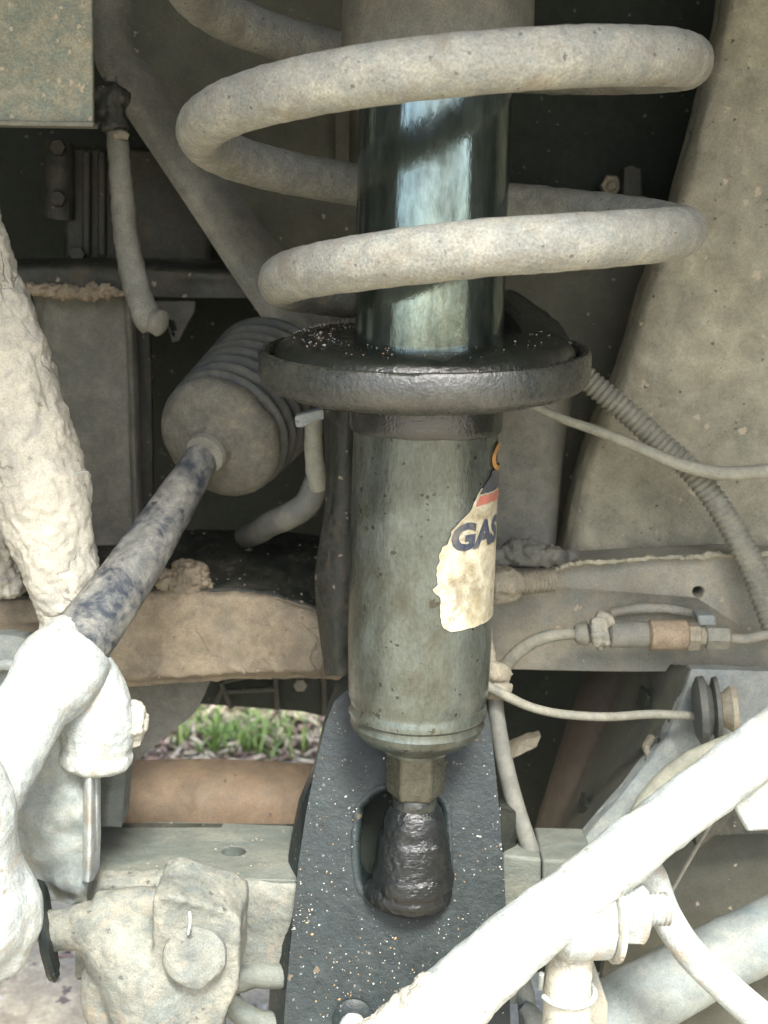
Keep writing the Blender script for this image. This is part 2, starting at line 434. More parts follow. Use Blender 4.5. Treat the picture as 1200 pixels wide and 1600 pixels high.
tag(g.obj('grass', M['grass']), label='short green grass tufts growing on the littered ground behind the car', kind='stuff')
for nm, mt, cnt in (('leaf_litter', 'leafa', 900), ('leaf_litter', 'leafb', 420)):
    g = G()
    for k in range(cnt):
        c = gpt(random.uniform(180, 560), random.uniform(1085, 1215)) if k % 4 else Vector((random.uniform(-.5, .5), random.uniform(-.6, 1.6), GZ))
        c.z = GZ + random.uniform(.004, .014)
        a = random.uniform(0, 6.28); l = random.uniform(.004, .011); t = random.uniform(-.5, .5)
        d = Vector((math.cos(a), math.sin(a), t)) * l; e = Vector((-math.sin(a), math.cos(a), random.uniform(-.3, .3))) * l * random.uniform(.25, .5)
        g.add([c - d, c - e * 1.0 + Vector((0, 0, .002)), c + d, c + e + Vector((0, 0, -.001)), c - d + Vector((0, 0, -.001)), c + d + Vector((0, 0, -.001))], [(0, 1, 2, 3), (4, 3, 5), (4, 5, 1)])
    tag(g.obj(nm, M[mt]), label='dry pale leaf litter scattered on the ground' if mt == 'leafa' else 'dark plum leaf litter scattered on the ground', kind='stuff')

# ------------------------------------------------------------------ wheel arch overhead and around (body of the car)
g = G()
ri = []
for k in range(37):
    a = math.pi * k / 36
    cx, cz, R = 40 * S, -600 * S, 1650 * S
    ri.append((cx + math.cos(a) * R, cz + math.sin(a) * R, math.cos(a), math.sin(a)))
ri = [(ri[0][0], -1350 * S, 1, 0)] + ri + [(ri[-1][0], -1350 * S, -1, 0)]
Y0, Y1 = -1100 * S, 1130 * S
prof = [(Y0, 360 * S), (Y0, 0), (Y0 + 30 * S, -14 * S), (Y0 + 60 * S, 0), (Y1, 0), (Y1, 30 * S), (Y0 + 70 * S, 30 * S), (Y0 + 20 * S, 380 * S)]
vs = []; fs = []
n = len(prof)
for (x, z, cx_, sz_) in ri:
    for (yy, rr) in prof:
        vs.append((x + cx_ * rr, yy, z + sz_ * rr))
for i in range(len(ri) - 1):
    for k in range(n):
        fs.append((i * n + k, i * n + (k + 1) % n, (i + 1) * n + (k + 1) % n, (i + 1) * n + k))
g.add(vs, fs)
arch = tag(g.obj('wheel_arch', M['liner']), label='dark wheel arch liner curving over the whole suspension', cat='wheel arch')

# dark sheet added far behind everything to shut out sky in the gaps
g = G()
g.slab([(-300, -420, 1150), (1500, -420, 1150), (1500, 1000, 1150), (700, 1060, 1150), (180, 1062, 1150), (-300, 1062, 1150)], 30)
tag(g.obj('backing', M['dark'], bevel=3), label='black backing sheet added deep behind the suspension to shut out the sky', cat='panel')

# ------------------------------------------------------------------ inner body panels
# tower panel on the left with its light diagonal lip
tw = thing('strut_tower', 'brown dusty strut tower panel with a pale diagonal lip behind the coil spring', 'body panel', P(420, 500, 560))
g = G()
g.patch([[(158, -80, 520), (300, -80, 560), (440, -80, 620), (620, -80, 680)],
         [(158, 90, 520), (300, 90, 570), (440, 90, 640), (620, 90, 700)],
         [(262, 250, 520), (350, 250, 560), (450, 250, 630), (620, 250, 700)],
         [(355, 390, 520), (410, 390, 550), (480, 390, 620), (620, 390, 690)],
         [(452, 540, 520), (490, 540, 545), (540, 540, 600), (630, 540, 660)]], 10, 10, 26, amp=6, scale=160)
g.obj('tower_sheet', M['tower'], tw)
g = G()
pts = [(150, -80), (150, 40), (152, 92), (172, 132), (215, 198), (262, 268), (310, 340), (357, 412), (402, 478), (446, 541)]
g.patch([[(x - 4, y + 3, 492) for x, y in pts], [(x + 12, y - 4, 484) for x, y in pts], [(x + 30, y - 13, 496) for x, y in pts], [(x + 52, y - 26, 528) for x, y in pts], [(x + 84, y - 42, 610) for x, y in pts]], 6, 4, 22, amp=4, scale=60)
g.obj('lip', M['lip'], tw)
g = G()
for (a, b) in ((536, 120), (533, 200)):
    pass
g.slab([(524, 150, 640), (546, 150, 640), (546, 258, 640), (524, 258, 640)], 20)
g.obj('tab', M['tower'], tw, bevel=4)

# dark recess panel behind the spring
rc = thing('recess_panel', 'black undercoated recess panel behind the strut tube with a bolt and bracket on its ledge', 'body panel', P(880, 320, 800))
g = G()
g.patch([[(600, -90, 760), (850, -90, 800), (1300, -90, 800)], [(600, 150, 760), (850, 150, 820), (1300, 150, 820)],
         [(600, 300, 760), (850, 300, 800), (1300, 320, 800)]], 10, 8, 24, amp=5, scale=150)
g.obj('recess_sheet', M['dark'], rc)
g = G()
g.patch([[(600, 292, 770), (800, 298, 770), (1000, 316, 770), (1300, 330, 770)], [(600, 312, 690), (800, 314, 690), (1000, 330, 690), (1300, 345, 690)],
         [(600, 420, 680), (800, 420, 680), (1000, 430, 680), (1300, 440, 680)], [(600, 900, 690), (800, 900, 690), (1000, 900, 690), (1300, 900, 690)]], 8, 8, 24, amp=4, scale=120)
g.obj('ledge', M['tower'], rc)
g = G(); c = P(952, 292, 760); g.prism(c, Vector((0, -1, 0.1)), 17 * px(952, 292, 760), 26 * S); g.ball(c + Vector((0, -26 * S, 0)), 12 * S)
g.obj('bolt', M['bolt'], rc)
g = G(); g.slab([(974, 262, 700), (990, 256, 700), (1004, 262, 700), (1006, 330, 700), (972, 330, 700)], 46)
g.obj('bracket', M['grime'], rc, bevel=5)
g = G(); g.ball(P(1015, 318, 680), 9 * S)
g.obj('rivet', M['bolt'], rc)

# right fender panel, dusty
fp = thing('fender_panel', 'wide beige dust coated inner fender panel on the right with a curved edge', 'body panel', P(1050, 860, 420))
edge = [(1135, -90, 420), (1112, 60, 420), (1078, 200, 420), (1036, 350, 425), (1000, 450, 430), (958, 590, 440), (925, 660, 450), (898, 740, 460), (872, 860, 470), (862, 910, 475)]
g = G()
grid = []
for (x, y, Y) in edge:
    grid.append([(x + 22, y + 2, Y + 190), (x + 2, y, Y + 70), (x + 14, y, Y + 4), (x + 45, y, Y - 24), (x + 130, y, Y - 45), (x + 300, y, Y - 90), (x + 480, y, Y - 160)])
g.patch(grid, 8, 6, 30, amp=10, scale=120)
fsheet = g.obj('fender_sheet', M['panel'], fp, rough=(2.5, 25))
# raised swage ribs visible low on the panel
# lower tower bracket right behind the strut
g = G()
g.patch([[(720, 600, 470), (800, 600, 440), (860, 600, 440), (892, 600, 480), (900, 600, 600)],
         [(720, 700, 470), (800, 700, 440), (850, 700, 432), (876, 700, 470), (884, 700, 600)],
         [(720, 800, 460), (800, 800, 430), (845, 800, 425), (868, 800, 462), (874, 800, 600)],
         [(720, 890, 450), (800, 890, 420), (842, 890, 418), (862, 890, 455), (866, 890, 600)]], 8, 8, 20, amp=6, scale=90)
lt = tag(g.obj('tower_bracket', M['lip']), label='brown grey pressed bracket just right of the strut body under the spring seat', cat='bracket')

# ------------------------------------------------------------------ left background: dark block, rail, post
bl = thing('engine_mount', 'dark grimy engine mount block in the shadow behind the hanging pipe', 'engine mount', P(230, 400, 760))
g = G()
g.slab([(96, 228, 700), (330, 232, 700), (330, 412, 700), (96, 408, 700)], 180)
g.obj('block', M['grime'], bl, bevel=12, rough=None)
g = G()
for x in (128, 152): g.slab([(x, 236, 680), (x + 12, 236, 680), (x + 12, 400, 680), (x, 400, 680)], 40)
g.obj('rib', M['grime'], bl, bevel=4)
g = G(); g.tube([(92, 225, 690, 22), (92, 270, 680, 24), (92, 340, 690, 24)], 14, 6)
g.obj('boss', M['grime'], bl, rough=(3, 20))
for (x, y) in ((92, 312), (122, 398), (92, 232)):
    g = G(); c = P(x, y, 655); g.prism(c, Vector((0.1, -1, 0.1)), 13 * px(x, y, 655), 18 * S); g.ball(c, 9 * S)
    g.obj('bolt', M['grime'], bl)

cr = thing('cross_rail', 'narrow dark cross rail with a crumbling dusty lower edge beside the hanging pipe', 'rail', P(210, 465, 560))
g = G()
g.patch([[(-60, 404, 640), (150, 404, 640), (300, 412, 640), (440, 420, 640)], [(-60, 414, 560), (150, 416, 560), (300, 422, 560), (440, 428, 560)],
         [(-60, 440, 555), (150, 442, 555), (300, 446, 555), (440, 448, 555)], [(-60, 456, 556), (150, 461, 556), (300, 465, 556), (440, 466, 556)]], 14, 5, 60, amp=6, scale=50)
g.obj('rail_bar', M['grime'], cr)
g = G()
g.tube([(40, 450, 548, 8), (80, 455, 546, 11), (130, 457, 546, 12), (170, 456, 546, 9), (200, 458, 548, 5)], 10, 8)
g.obj('clay_crust', M['cross'], cr, voxel=3, smooth=2, rough=[(10, 25), (4, 8)])

po = thing('body_post', 'upright grey post with a thin flange standing between the clay caked arm and the boot', 'post', P(140, 830, 600))
g = G()
g.patch([[(52, 455, 640), (66, 455, 600), (100, 455, 590), (150, 455, 600), (196, 455, 610)],
         [(66, 600, 640), (76, 600, 600), (108, 600, 592), (160, 600, 602), (202, 600, 612)],
         [(74, 720, 640), (84, 720, 600), (112, 720, 592), (164, 720, 602), (206, 720, 612)],
         [(80, 870, 640), (90, 870, 600), (116, 870, 592), (168, 870, 602), (214, 870, 612)]], 8, 10, 20, amp=10, scale=70)
g.obj('post_sheet', M['lip'], po, rough=(2, 20))
g = G()
g.patch([[(193, 455, 600), (199, 455, 588), (205, 455, 600)], [(200, 600, 600), (206, 600, 588), (212, 600, 600)], [(203, 720, 600), (209, 720, 588), (215, 720, 600)], [(210, 870, 600), (216, 870, 588), (222, 870, 600)]], 4, 10, 30, amp=2, scale=20)
g.obj('flange', M['lip'], po)
g = G()
g.patch([[(206, 455, 680), (232, 455, 690)], [(212, 620, 680), (236, 620, 690)], [(218, 870, 680), (240, 870, 690)]], 6, 10, 20, amp=8, scale=40)
g.obj('side_strip', M['grime'], po)

# hanging pipe
hp = thing('hanging_pipe', 'dusty curved metal pipe hanging from a clamp beside the diagonal tower lip', 'pipe', P(235, 515, 330))
g = G(); g.tube([(172, 120, 395, 11), (176, 165, 390, 15), (184, 220, 375, 17), (190, 290, 360, 18), (196, 360, 350, 19), (206, 420, 342, 21), (220, 470, 334, 22), (232, 498, 330, 23), (240, 512, 332, 19)], 20, 8)
g.obj('pipe_run', M['lip'], hp, rough=[(2.5, 18)])
g = G(); g.lathe(P(236, 500, 325), Vector((.55, -.3, -.15)), [(0, 20 * S), (12 * S, 24 * S), (22 * S, 24 * S), (28 * S, 14 * S)], 20)
g.obj('end_fitting', M['lip'], hp, rough=(2, 12))
g = G(); g.tube([(148, 138, 385, 14), (166, 148, 375, 20), (184, 152, 380, 20), (200, 160, 390, 14)], 14, 6); g.tube([(172, 160, 378, 21), (180, 205, 370, 21)], 16, 4)
g.obj('clamp', M['grime'], hp, voxel=4, smooth=2, rough=(4, 18))
g = G(); g.tube([(180, 212, 356, 6), (190, 210, 352, 7), (200, 214, 356, 5)], 8, 4)
g.obj('clip', M['bolt'], hp)

g = G(); g.slab([(236, 470, 470), (306, 470, 470), (304, 488, 470), (280, 534, 470), (268, 536, 470), (262, 512, 470), (250, 512, 470)], 14, holes=[[(262, 500, 470), (270, 500, 470), (276, 516, 470), (268, 518, 470)]])
tag(g.obj('hanger_bracket', M['grime'], bevel=3), label='small dark triangular hanger bracket at the lower end of the curved pipe', cat='bracket')

# plate at the top left
bx = thing('cover_plate', 'speckled grey green sheet metal plate with a folded lower edge in the top left corner', 'plate', P(60, 195, 150))
g = G(); g.slab([(-120, -90, 150), (143, -90, 150), (145, 194, 150), (-120, 190, 150)], 14)
g.obj('plate_sheet', M['box'], bx, bevel=3)
g = G(); g.slab([(-120, 186, 140), (146, 190, 140), (146, 198, 140), (-120, 194, 140)], 36)
g.obj('folded_edge', M['lip'], bx, bevel=2)

# ------------------------------------------------------------------ subframe crossmember
cm = thing('crossmember', 'clay coated subframe crossmember with an oily dark top running behind the tie rod', 'subframe', P(350, 1055, 320))
g = G()
def row(f):
    return [f(x) for x in (-80, 60, 200, 300, 400, 470, 520, 560)]
top = {-80: 932, 60: 930, 200: 924, 300: 922, 400: 926, 470: 942, 520: 968, 560: 990}
bot = {-80: 985, 60: 1066, 200: 1063, 300: 1056, 400: 1051, 470: 1051, 520: 1052, 560: 1056}
g.patch([row(lambda x: (x, top[x] + 1, 321)), row(lambda x: (x, top[x] + 14, 305)),
         row(lambda x: (x, (top[x] + bot[x]) / 2, 300)), row(lambda x: (x, bot[x] - 6, 305)), row(lambda x: (x, bot[x], 320))], 12, 9, 40, amp=7, scale=70, dirn=(0, .8, -.6))
beam_face = g.obj('beam_face', M['cross'], cm, rough=(3, 22))
g = G()
g.patch([row(lambda x: (x * .86 + 60, 828 + (max(0, x - 420) * .1), 750)), row(lambda x: (x * .93 + 30, 866 + (top[x] - 925) * .4, 520)),
         row(lambda x: (x, top[x] - 12, 345)), row(lambda x: (x, top[x] + 4, 322))], 12, 10, 36, amp=7, scale=70, dirn=(0, .8, -.6))
beam_top = g.obj('beam_top', M['grime'], cm, rough=(2.5, 20))
g = G()
for (x, y, r) in ((262, 906, 18), (285, 896, 20), (306, 902, 20), (322, 914, 14), (275, 914, 20), (300, 916, 18)):
    g.ball(P(x, y, 335), r * px(x, y, 335), 14)
tag(g.obj('mud_clod', M['cross'], voxel=4, smooth=3, rough=[(10, 40), (4, 10)]), label='small clod of dried brown mud lying on top of the crossmember', cat='mud clod')
# grey bracket edge at left behind the tie rod end
g = G()
g.patch([[(-60, 1000, 180), (0, 992, 160), (40, 998, 165), (62, 1020, 190)], [(-60, 1060, 170), (0, 1050, 150), (40, 1056, 150), (62, 1070, 180)], [(-60, 1130, 165), (0, 1130, 150), (40, 1130, 150), (62, 1130, 180)]], 7, 7, 30, amp=5, scale=40)
g.tube([(-10, 1042, 130, 10), (20, 1038, 126, 9), (34, 1046, 130, 6)], 10, 5)
tag(g.obj('steering_bracket', M['blue'], rough=(2, 20)), label='blue grey curved bracket tucked behind the white tie rod end on the far left', cat='bracket')
g = G()
g.patch([[(-60, 985, 240), (60, 978, 240), (118, 984, 250)], [(-60, 1000, 210), (60, 990, 210), (118, 996, 220)]], 8, 4, 22, amp=4, scale=30)
tag(g.obj('pressed_flange', M['cross']), label='narrow clay coloured flange running left under the crossmember face', cat='flange')

# right rail
rr_ = thing('subframe_rail', 'grey dusty subframe rail on the right with a round hole and a torn upper seam', 'subframe', P(960, 1045, 300))
hole = [(1091 + 9 * math.cos(a), 925 + 9 * math.sin(a), 296) for a in (2 * math.pi * k / 16 for k in range(16))]
g = G()
g.slab([(735, 905, 340), (800, 893, 332), (862, 893, 325), (905, 880, 310), (960, 876, 305), (1020, 873, 300), (1080, 871, 296), (1140, 868, 292), (1260, 868, 285), (1260, 1046, 285), (1180, 1049, 290), (1080, 1050, 296), (960, 1050, 300), (860, 1048, 310), (780, 1046, 325), (735, 1060, 340)], 90, holes=[hole])
g.obj('rail_face', M['rail'], rr_, bevel=6)
g = G()
g.tube([(868, 889, 300, 4), (905, 880, 296, 4), (950, 878, 292, 3), (1000, 873, 290, 4), (1050, 872, 288, 3), (1100, 868, 286, 5), (1150, 868, 284, 3), (1230, 866, 280, 3)], 8, 10)
g.obj('torn_seam', M['panel'], rr_, rough=[(7, 22), (3, 7)])
g = G()
for (x, y, r) in ((800, 860, 20), (830, 862, 22), (862, 868, 18), (890, 872, 14), (776, 872, 18)):
    g.ball(P(x, y, 360), r * px(x, y, 360), 12)
g.obj('dirt_ridge', M['lip'], rr_, voxel=5, smooth=3, rough=[(10, 40), (5, 12)])
# ribbed pressing in the middle of the rail face
g = G()
g.patch([[(965, 905, 300), (985, 898, 286), (1040, 894, 280), (1110, 894, 280), (1155, 900, 290)], [(960, 940, 300), (985, 940, 286), (1040, 940, 280), (1110, 950, 280), (1160, 950, 290)], [(970, 985, 305), (990, 990, 298), (1040, 992, 294), (1110, 992, 292), (1160, 992, 300)]], 6, 8, 60, amp=3, scale=40)
# keep the hole open: the pressing stops short of it
g2 = G()
g2.tube([(955, 958, 292, 7), (1000, 951, 288, 8), (1050, 952, 286, 7), (1090, 962, 286, 6)], 10, 6)
g2.obj('pressed_rib', M['rail'], rr_, rough=(2, 20))
# bolt with thread
bt = thing('mount_bolt', 'large dusty hex bolt with a threaded shank lying just right of the sticker', 'bolt', P(800, 945, 230))
g = G(); ax = Vector((1, .25, .03)); c = P(762, 916, 225)
k = px(790, 918, 225)
g.lathe(c, ax, [(0, 20 * k), (4 * k, 30 * k), (34 * k, 31 * k), (42 * k, 28 * k), (50 * k, 22 * k), (56 * k, 18 * k)], 6)
g.obj('head', M['bolt'], bt, voxel=3, smooth=4, rough=(3, 14))
g = G(); prof = []
for i in range(46):
    prof.append((50 * k + i * 1.3 * k, (18 + 1.6 * math.sin(i * 1.3)) * k))
g.lathe(c, ax, prof, 24)
g.obj('thread', M['bolt'], bt)

# ------------------------------------------------------------------ fitting and pipes on the right rail
ft = thing('hose_fitting', 'row of rust and dust coloured pipe couplings mounted along the right subframe rail', 'pipe fitting', P(1020, 1012, 200))
def cyl(x0, x1, y, r, Y, mt, nm, lab=None, n=28, hexn=None, prof=None):
    g = G(); a = P(x0, y, Y); b = P(x1, y, Y); kk = px(x0, y, Y); L_ = (b - a).length
    pr = prof or [(0, r * .8), (.06, r), (.94, r), (1, r * .82)]
    g.lathe(a, b - a, [(t * L_, q * kk) for t, q in pr], hexn or n)
    o = g.obj(nm, M[mt], ft, rough=(1, 12))
    if lab: o['label'] = lab
cyl(897, 922, 990, 17, 215, 'hose', 'end_cap', prof=[(0, 11), (.2, 16), (.7, 19), (1, 14)])
cyl(918, 966, 990, 14, 215, 'hose', 'barrel')
cyl(950, 1013, 991, 21, 213, 'lip', 'coupling')
cyl(1012, 1074, 992, 24, 213, 'rust', 'coupling', 'rust coloured coupling')
cyl(1072, 1092, 994, 22, 213, 'bolt', 'lock_nut', hexn=6)
cyl(1090, 1104, 994, 15, 213, 'bolt', 'barrel')
cyl(1100, 1138, 995, 20, 213, 'hose', 'end_nut', hexn=6)
g = G()
for x in (932, 946):
    g.tube([(x - 4, 966, 195, 7), (x - 2, 985, 188, 8), (x + 2, 1008, 195, 7)], 10, 5)
g.ball(P(940, 964, 208), 13 * S); g.ball(P(938, 1010, 208), 9 * S); g.ball(P(950, 970, 205), 12 * S)
g.obj('clip', M['rail'], ft, voxel=3, smooth=2, rough=(3, 12))
g = G(); g.slab([(1090, 962, 215), (1118, 962, 215), (1120, 978, 215), (1092, 978, 215)], 40)
g.obj('holder', M['blue'], ft, bevel=3)
g = G(); g.tube([(900, 990, 215, 9), (868, 992, 213, 10), (835, 1002, 212, 11), (808, 1020, 215, 11), (788, 1042, 222, 11), (772, 1064, 235, 10)], 12, 8)
tag(g.obj('feed_hose', M['hose'], rough=(1, 12)), label='soft grey hose bending from the rusty couplings down towards the strut', cat='hose')
g = G(); g.tube([(1136, 996, 214, 8), (1165, 998, 205, 8), (1195, 992, 190, 8), (1240, 985, 170, 8)], 12, 6)
tag(g.obj('brake_pipe', M['rail']), label='short thin pipe leaving the couplings towards the right edge', cat='pipe')

# corrugated conduit and thin tube
g = G()
g.tube([(900, 575, 345, 17), (930, 603, 330, 18), (975, 640, 312, 18), (1030, 690, 290, 18), (1075, 730, 270, 18), (1112, 775, 255, 18), (1148, 832, 240, 19), (1180, 895, 225, 20), (1200, 950, 210, 20), (1225, 1010, 195, 20)], 20, 42,
       mod=lambda L: 1 + 0.09 * math.sin(L * 2 * math.pi / 11.5))
tag(g.obj('corrugated_conduit', M['hose'], angle=80), label='ribbed flexible conduit running from behind the spring seat down the right panel', cat='conduit')
g = G(); g.tube([(770, 600, 330, 7), (830, 632, 310, 7), (880, 655, 290, 7), (930, 672, 270, 8), (1000, 700, 235, 9), (1055, 723, 215, 10), (1110, 737, 200, 11), (1160, 739, 190, 11), (1240, 730, 175, 11)], 14, 8)
tag(g.obj('smooth_tube', M['paletube']), label='smooth pale green tube crossing in front of the ribbed conduit', cat='tube')

# thin tube to the grommet
g = G(); g.tube([(735, 1060, 90, 8), (757, 1070, 80, 8), (790, 1087, 70, 8), (830, 1105, 80, 7), (880, 1116, 95, 7), (950, 1120, 110, 7), (1020, 1116, 125, 7), (1085, 1119, 135, 7)], 12, 8)
tag(g.obj('sensor_cable', M['hose']), label='thin grey cable looping from the strut to the round grommet on the right', cat='cable')
gr = thing('grommet', 'thick round rubber grommet where the thin grey cable enters the right bracket', 'grommet', P(1105, 1160, 150))
g = G(); ax = Vector((.86, -.12, .08)); c = P(1083, 1110, 140); k = px(1100, 1110, 140)
g.lathe(c, ax, [(0, 14 * k), (2 * k, 40 * k), (8 * k, 52 * k), (18 * k, 53 * k), (24 * k, 40 * k), (28 * k, 36 * k), (32 * k, 50 * k), (38 * k, 52 * k), (42 * k, 30 * k)], 36)
g.obj('disc', M['rubber'], gr)
g = G(); g.lathe(c + ax * 40 * k, ax, [(0, 22 * k), (10 * k, 26 * k), (22 * k, 36 * k), (30 * k, 34 * k), (34 * k, 12 * k)], 28)
g.obj('collar', M['bolt'], gr)
g = G(); g.tube([(995, 1275, 85, 12), (1010, 1248, 85, 13), (1040, 1215, 80, 14), (1075, 1188, 70, 13), (1112, 1168, 60, 10), (1150, 1150, 50, 8)], 14, 8)
tag(g.obj('loop_hose', M['paletube']), label='pale hose arching close behind the thick white bar on the right', cat='hose')

# hanging hose with clamp
hh = thing('drop_hose', 'grey rubber hose hanging straight down along the right side of the fork', 'hose', P(840, 1340, 40))
g = G(); g.tube([(772, 1060, 110, 12), (776, 1120, 100, 13), (788, 1190, 90, 14), (806, 1260, 75, 14), (828, 1325, 60, 14), (842, 1362, 50, 14)], 16, 8)
g.obj('hose_run', M['greyhose'], hh)
g = G(); g.tube([(752, 1052, 112, 12), (772, 1050, 92, 18), (792, 1056, 108, 12)], 12, 5); g.tube([(756, 1078, 110, 10), (776, 1080, 88, 14), (796, 1074, 108, 9)], 12, 5); g.tube([(764, 985, 130, 5), (768, 1030, 120, 8), (770, 1050, 110, 10)], 10, 4)
g.obj('clamp', M['bolt'], hh, voxel=4, smooth=2, rough=(3, 14))

# far dark structures seen through the right cavity
g = G(); g.tube([(1010, 960, 620, 40), (960, 1060, 600, 42), (925, 1150, 580, 42), (890, 1260, 560, 42), (860, 1360, 540, 42)], 18, 6)
tag(g.obj('exhaust_pipe', M['brownpipe'], rough=(3, 40)), label='reddish brown pipe in the dark cavity right of the hanging hose', cat='pipe')
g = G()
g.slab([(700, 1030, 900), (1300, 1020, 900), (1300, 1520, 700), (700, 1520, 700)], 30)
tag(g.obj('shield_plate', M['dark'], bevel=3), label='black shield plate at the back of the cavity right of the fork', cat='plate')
g = G()
g.patch([[(792, 1170, 420), (815, 1158, 410), (845, 1150, 420)], [(788, 1188, 400), (812, 1180, 390), (838, 1166, 400)]], 6, 5, 30, amp=8, scale=30)
tag(g.obj('broken_flange', M['bolt']), label='small crusty flange sticking out of the dark cavity beside the hanging hose', cat='flange')

# tension bracket
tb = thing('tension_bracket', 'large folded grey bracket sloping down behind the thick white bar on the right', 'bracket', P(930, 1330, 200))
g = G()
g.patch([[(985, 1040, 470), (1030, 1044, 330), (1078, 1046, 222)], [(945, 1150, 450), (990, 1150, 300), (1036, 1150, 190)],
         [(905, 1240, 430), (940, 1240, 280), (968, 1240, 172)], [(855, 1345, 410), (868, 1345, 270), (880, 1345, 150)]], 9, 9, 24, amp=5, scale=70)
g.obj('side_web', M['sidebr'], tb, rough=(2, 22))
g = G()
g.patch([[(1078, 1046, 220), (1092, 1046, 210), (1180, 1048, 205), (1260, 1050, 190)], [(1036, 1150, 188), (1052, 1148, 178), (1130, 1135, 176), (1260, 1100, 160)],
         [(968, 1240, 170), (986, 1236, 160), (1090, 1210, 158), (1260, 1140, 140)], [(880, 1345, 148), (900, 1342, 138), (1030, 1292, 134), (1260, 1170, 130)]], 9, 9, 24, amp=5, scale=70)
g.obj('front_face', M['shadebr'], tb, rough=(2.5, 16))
for (x, y) in ((1010, 1100), (915, 1270)):
    g = G(); g.slab([(x - 6, y + 16, 290), (x + 1, y - 12, 280), (x + 8, y - 10, 280), (x + 2, y + 18, 290)], 60)
    g.obj('slot', M['dark'], tb, bevel=2)
g = G(); g.tube([(1030, 1162, 196, 3), (1075, 1158, 190, 3), (1120, 1172, 182, 4)], 8, 5); g.tube([(1020, 1150, 200, 6), (1010, 1168, 198, 7), (1016, 1182, 198, 4)], 8, 4)
g.obj('flake', M['bolt'], tb, rough=(3, 12))

# ------------------------------------------------------------------ strip, clip and hose just left of the strut
g = G()
g.patch([[(505, 640, 210), (528, 640, 160), (548, 640, 150), (566, 640, 170)], [(508, 780, 210), (522, 780, 160), (542, 780, 150), (566, 780, 170)],
         [(492, 900, 220), (512, 900, 165), (538, 900, 150), (566, 900, 170)], [(500, 1000, 220), (514, 1000, 165), (532, 1000, 150), (566, 1000, 170)], [(508, 1056, 220), (516, 1056, 165), (532, 1056, 150), (566, 1056, 170)]], 7, 8, 16, amp=5, scale=40)
tag(g.obj('edge_bracket', M['grime']), label='narrow grimy upright bracket edge pressed close against the left of the strut body', cat='bracket')
hl = thing('vent_hose', 'grey hose with a pale clip curling down between the boot and the strut', 'hose', P(440, 835, 330))
g = G(); g.tube([(490, 655, 300, 14), (490, 700, 300, 15), (494, 738, 305, 16), (498, 762, 315, 15)], 16, 6, mod=lambda L: 1 + .05 * math.sin(L * .7))
g.obj('ribbed_end', M['paletube'], hl)
g = G(); g.tube([(496, 750, 325, 20), (480, 786, 330, 21), (452, 806, 335, 21), (424, 818, 380, 20), (404, 830, 450, 20), (386, 836, 540, 20)], 16, 8)
g.obj('hose_run', M['greyhose'], hl)
g = G(); g.slab([(460, 650, 285), (500, 640, 280), (540, 640, 285), (540, 650, 285), (500, 656, 282), (474, 668, 285), (462, 668, 285)], 40)
g.obj('clip', M['pale'], hl, bevel=4)
g = G(); g.tube([(488, 528, 330, 18), (512, 522, 335, 18), (548, 516, 340, 18)], 16, 14, mod=lambda L: 1 + .1 * math.sin(L * .75))
tag(g.obj('corrugated_stub', M['paletube'], angle=80), label='short ribbed hose stub peeking out behind the strut just above the spring seat', cat='hose')

# seen through the gap under the crossmember
fr = thing('undertray_frame', 'dark undertray frame with cross ribs and a pale nut seen under the crossmember', 'frame', P(430, 1110, 900))
g = G(); g.slab([(300, 1040, 900), (560, 1040, 900), (560, 1132, 900), (470, 1112, 900), (310, 1100, 900)], 40)
g.obj('tray', M['dark'], fr, bevel=4)
for pts in ([(336, 1100, 880), (350, 1072, 880)], [(346, 1066, 880), (362, 1106, 880)], [(356, 1080, 880), (430, 1076, 880)], [(430, 1050, 880), (434, 1108, 880)], [(506, 1050, 880), (508, 1118, 880)], [(350, 1064, 870), (405, 1052, 870)]):
    g = G(); g.sweep([P(*p) for p in pts], 4.5 * px(*pts[0]), 8); g.obj('rib', M['grime'], fr)
g = G(); c = P(470, 1068, 880); g.prism(c, Vector((0, -1, .1)), 11 * px(470, 1068, 880), 20 * S); g.ball(c, 8 * S); g.obj('nut', M['lip'], fr)
g = G()
g.patch([[(160, 1040, 520), (250, 1040, 500), (338, 1040, 490)], [(180, 1110, 510), (240, 1110, 490), (306, 1110, 480)], [(190, 1150, 500), (225, 1150, 480), (258, 1150, 470)], [(196, 1200, 490), (206, 1196, 470), (216, 1188, 460)]], 8, 8, 24, amp=5, scale=70)
tag(g.obj('gusset', M['lip']), label='brown triangular gusset under the crossmember beside the castle nut', cat='bracket')

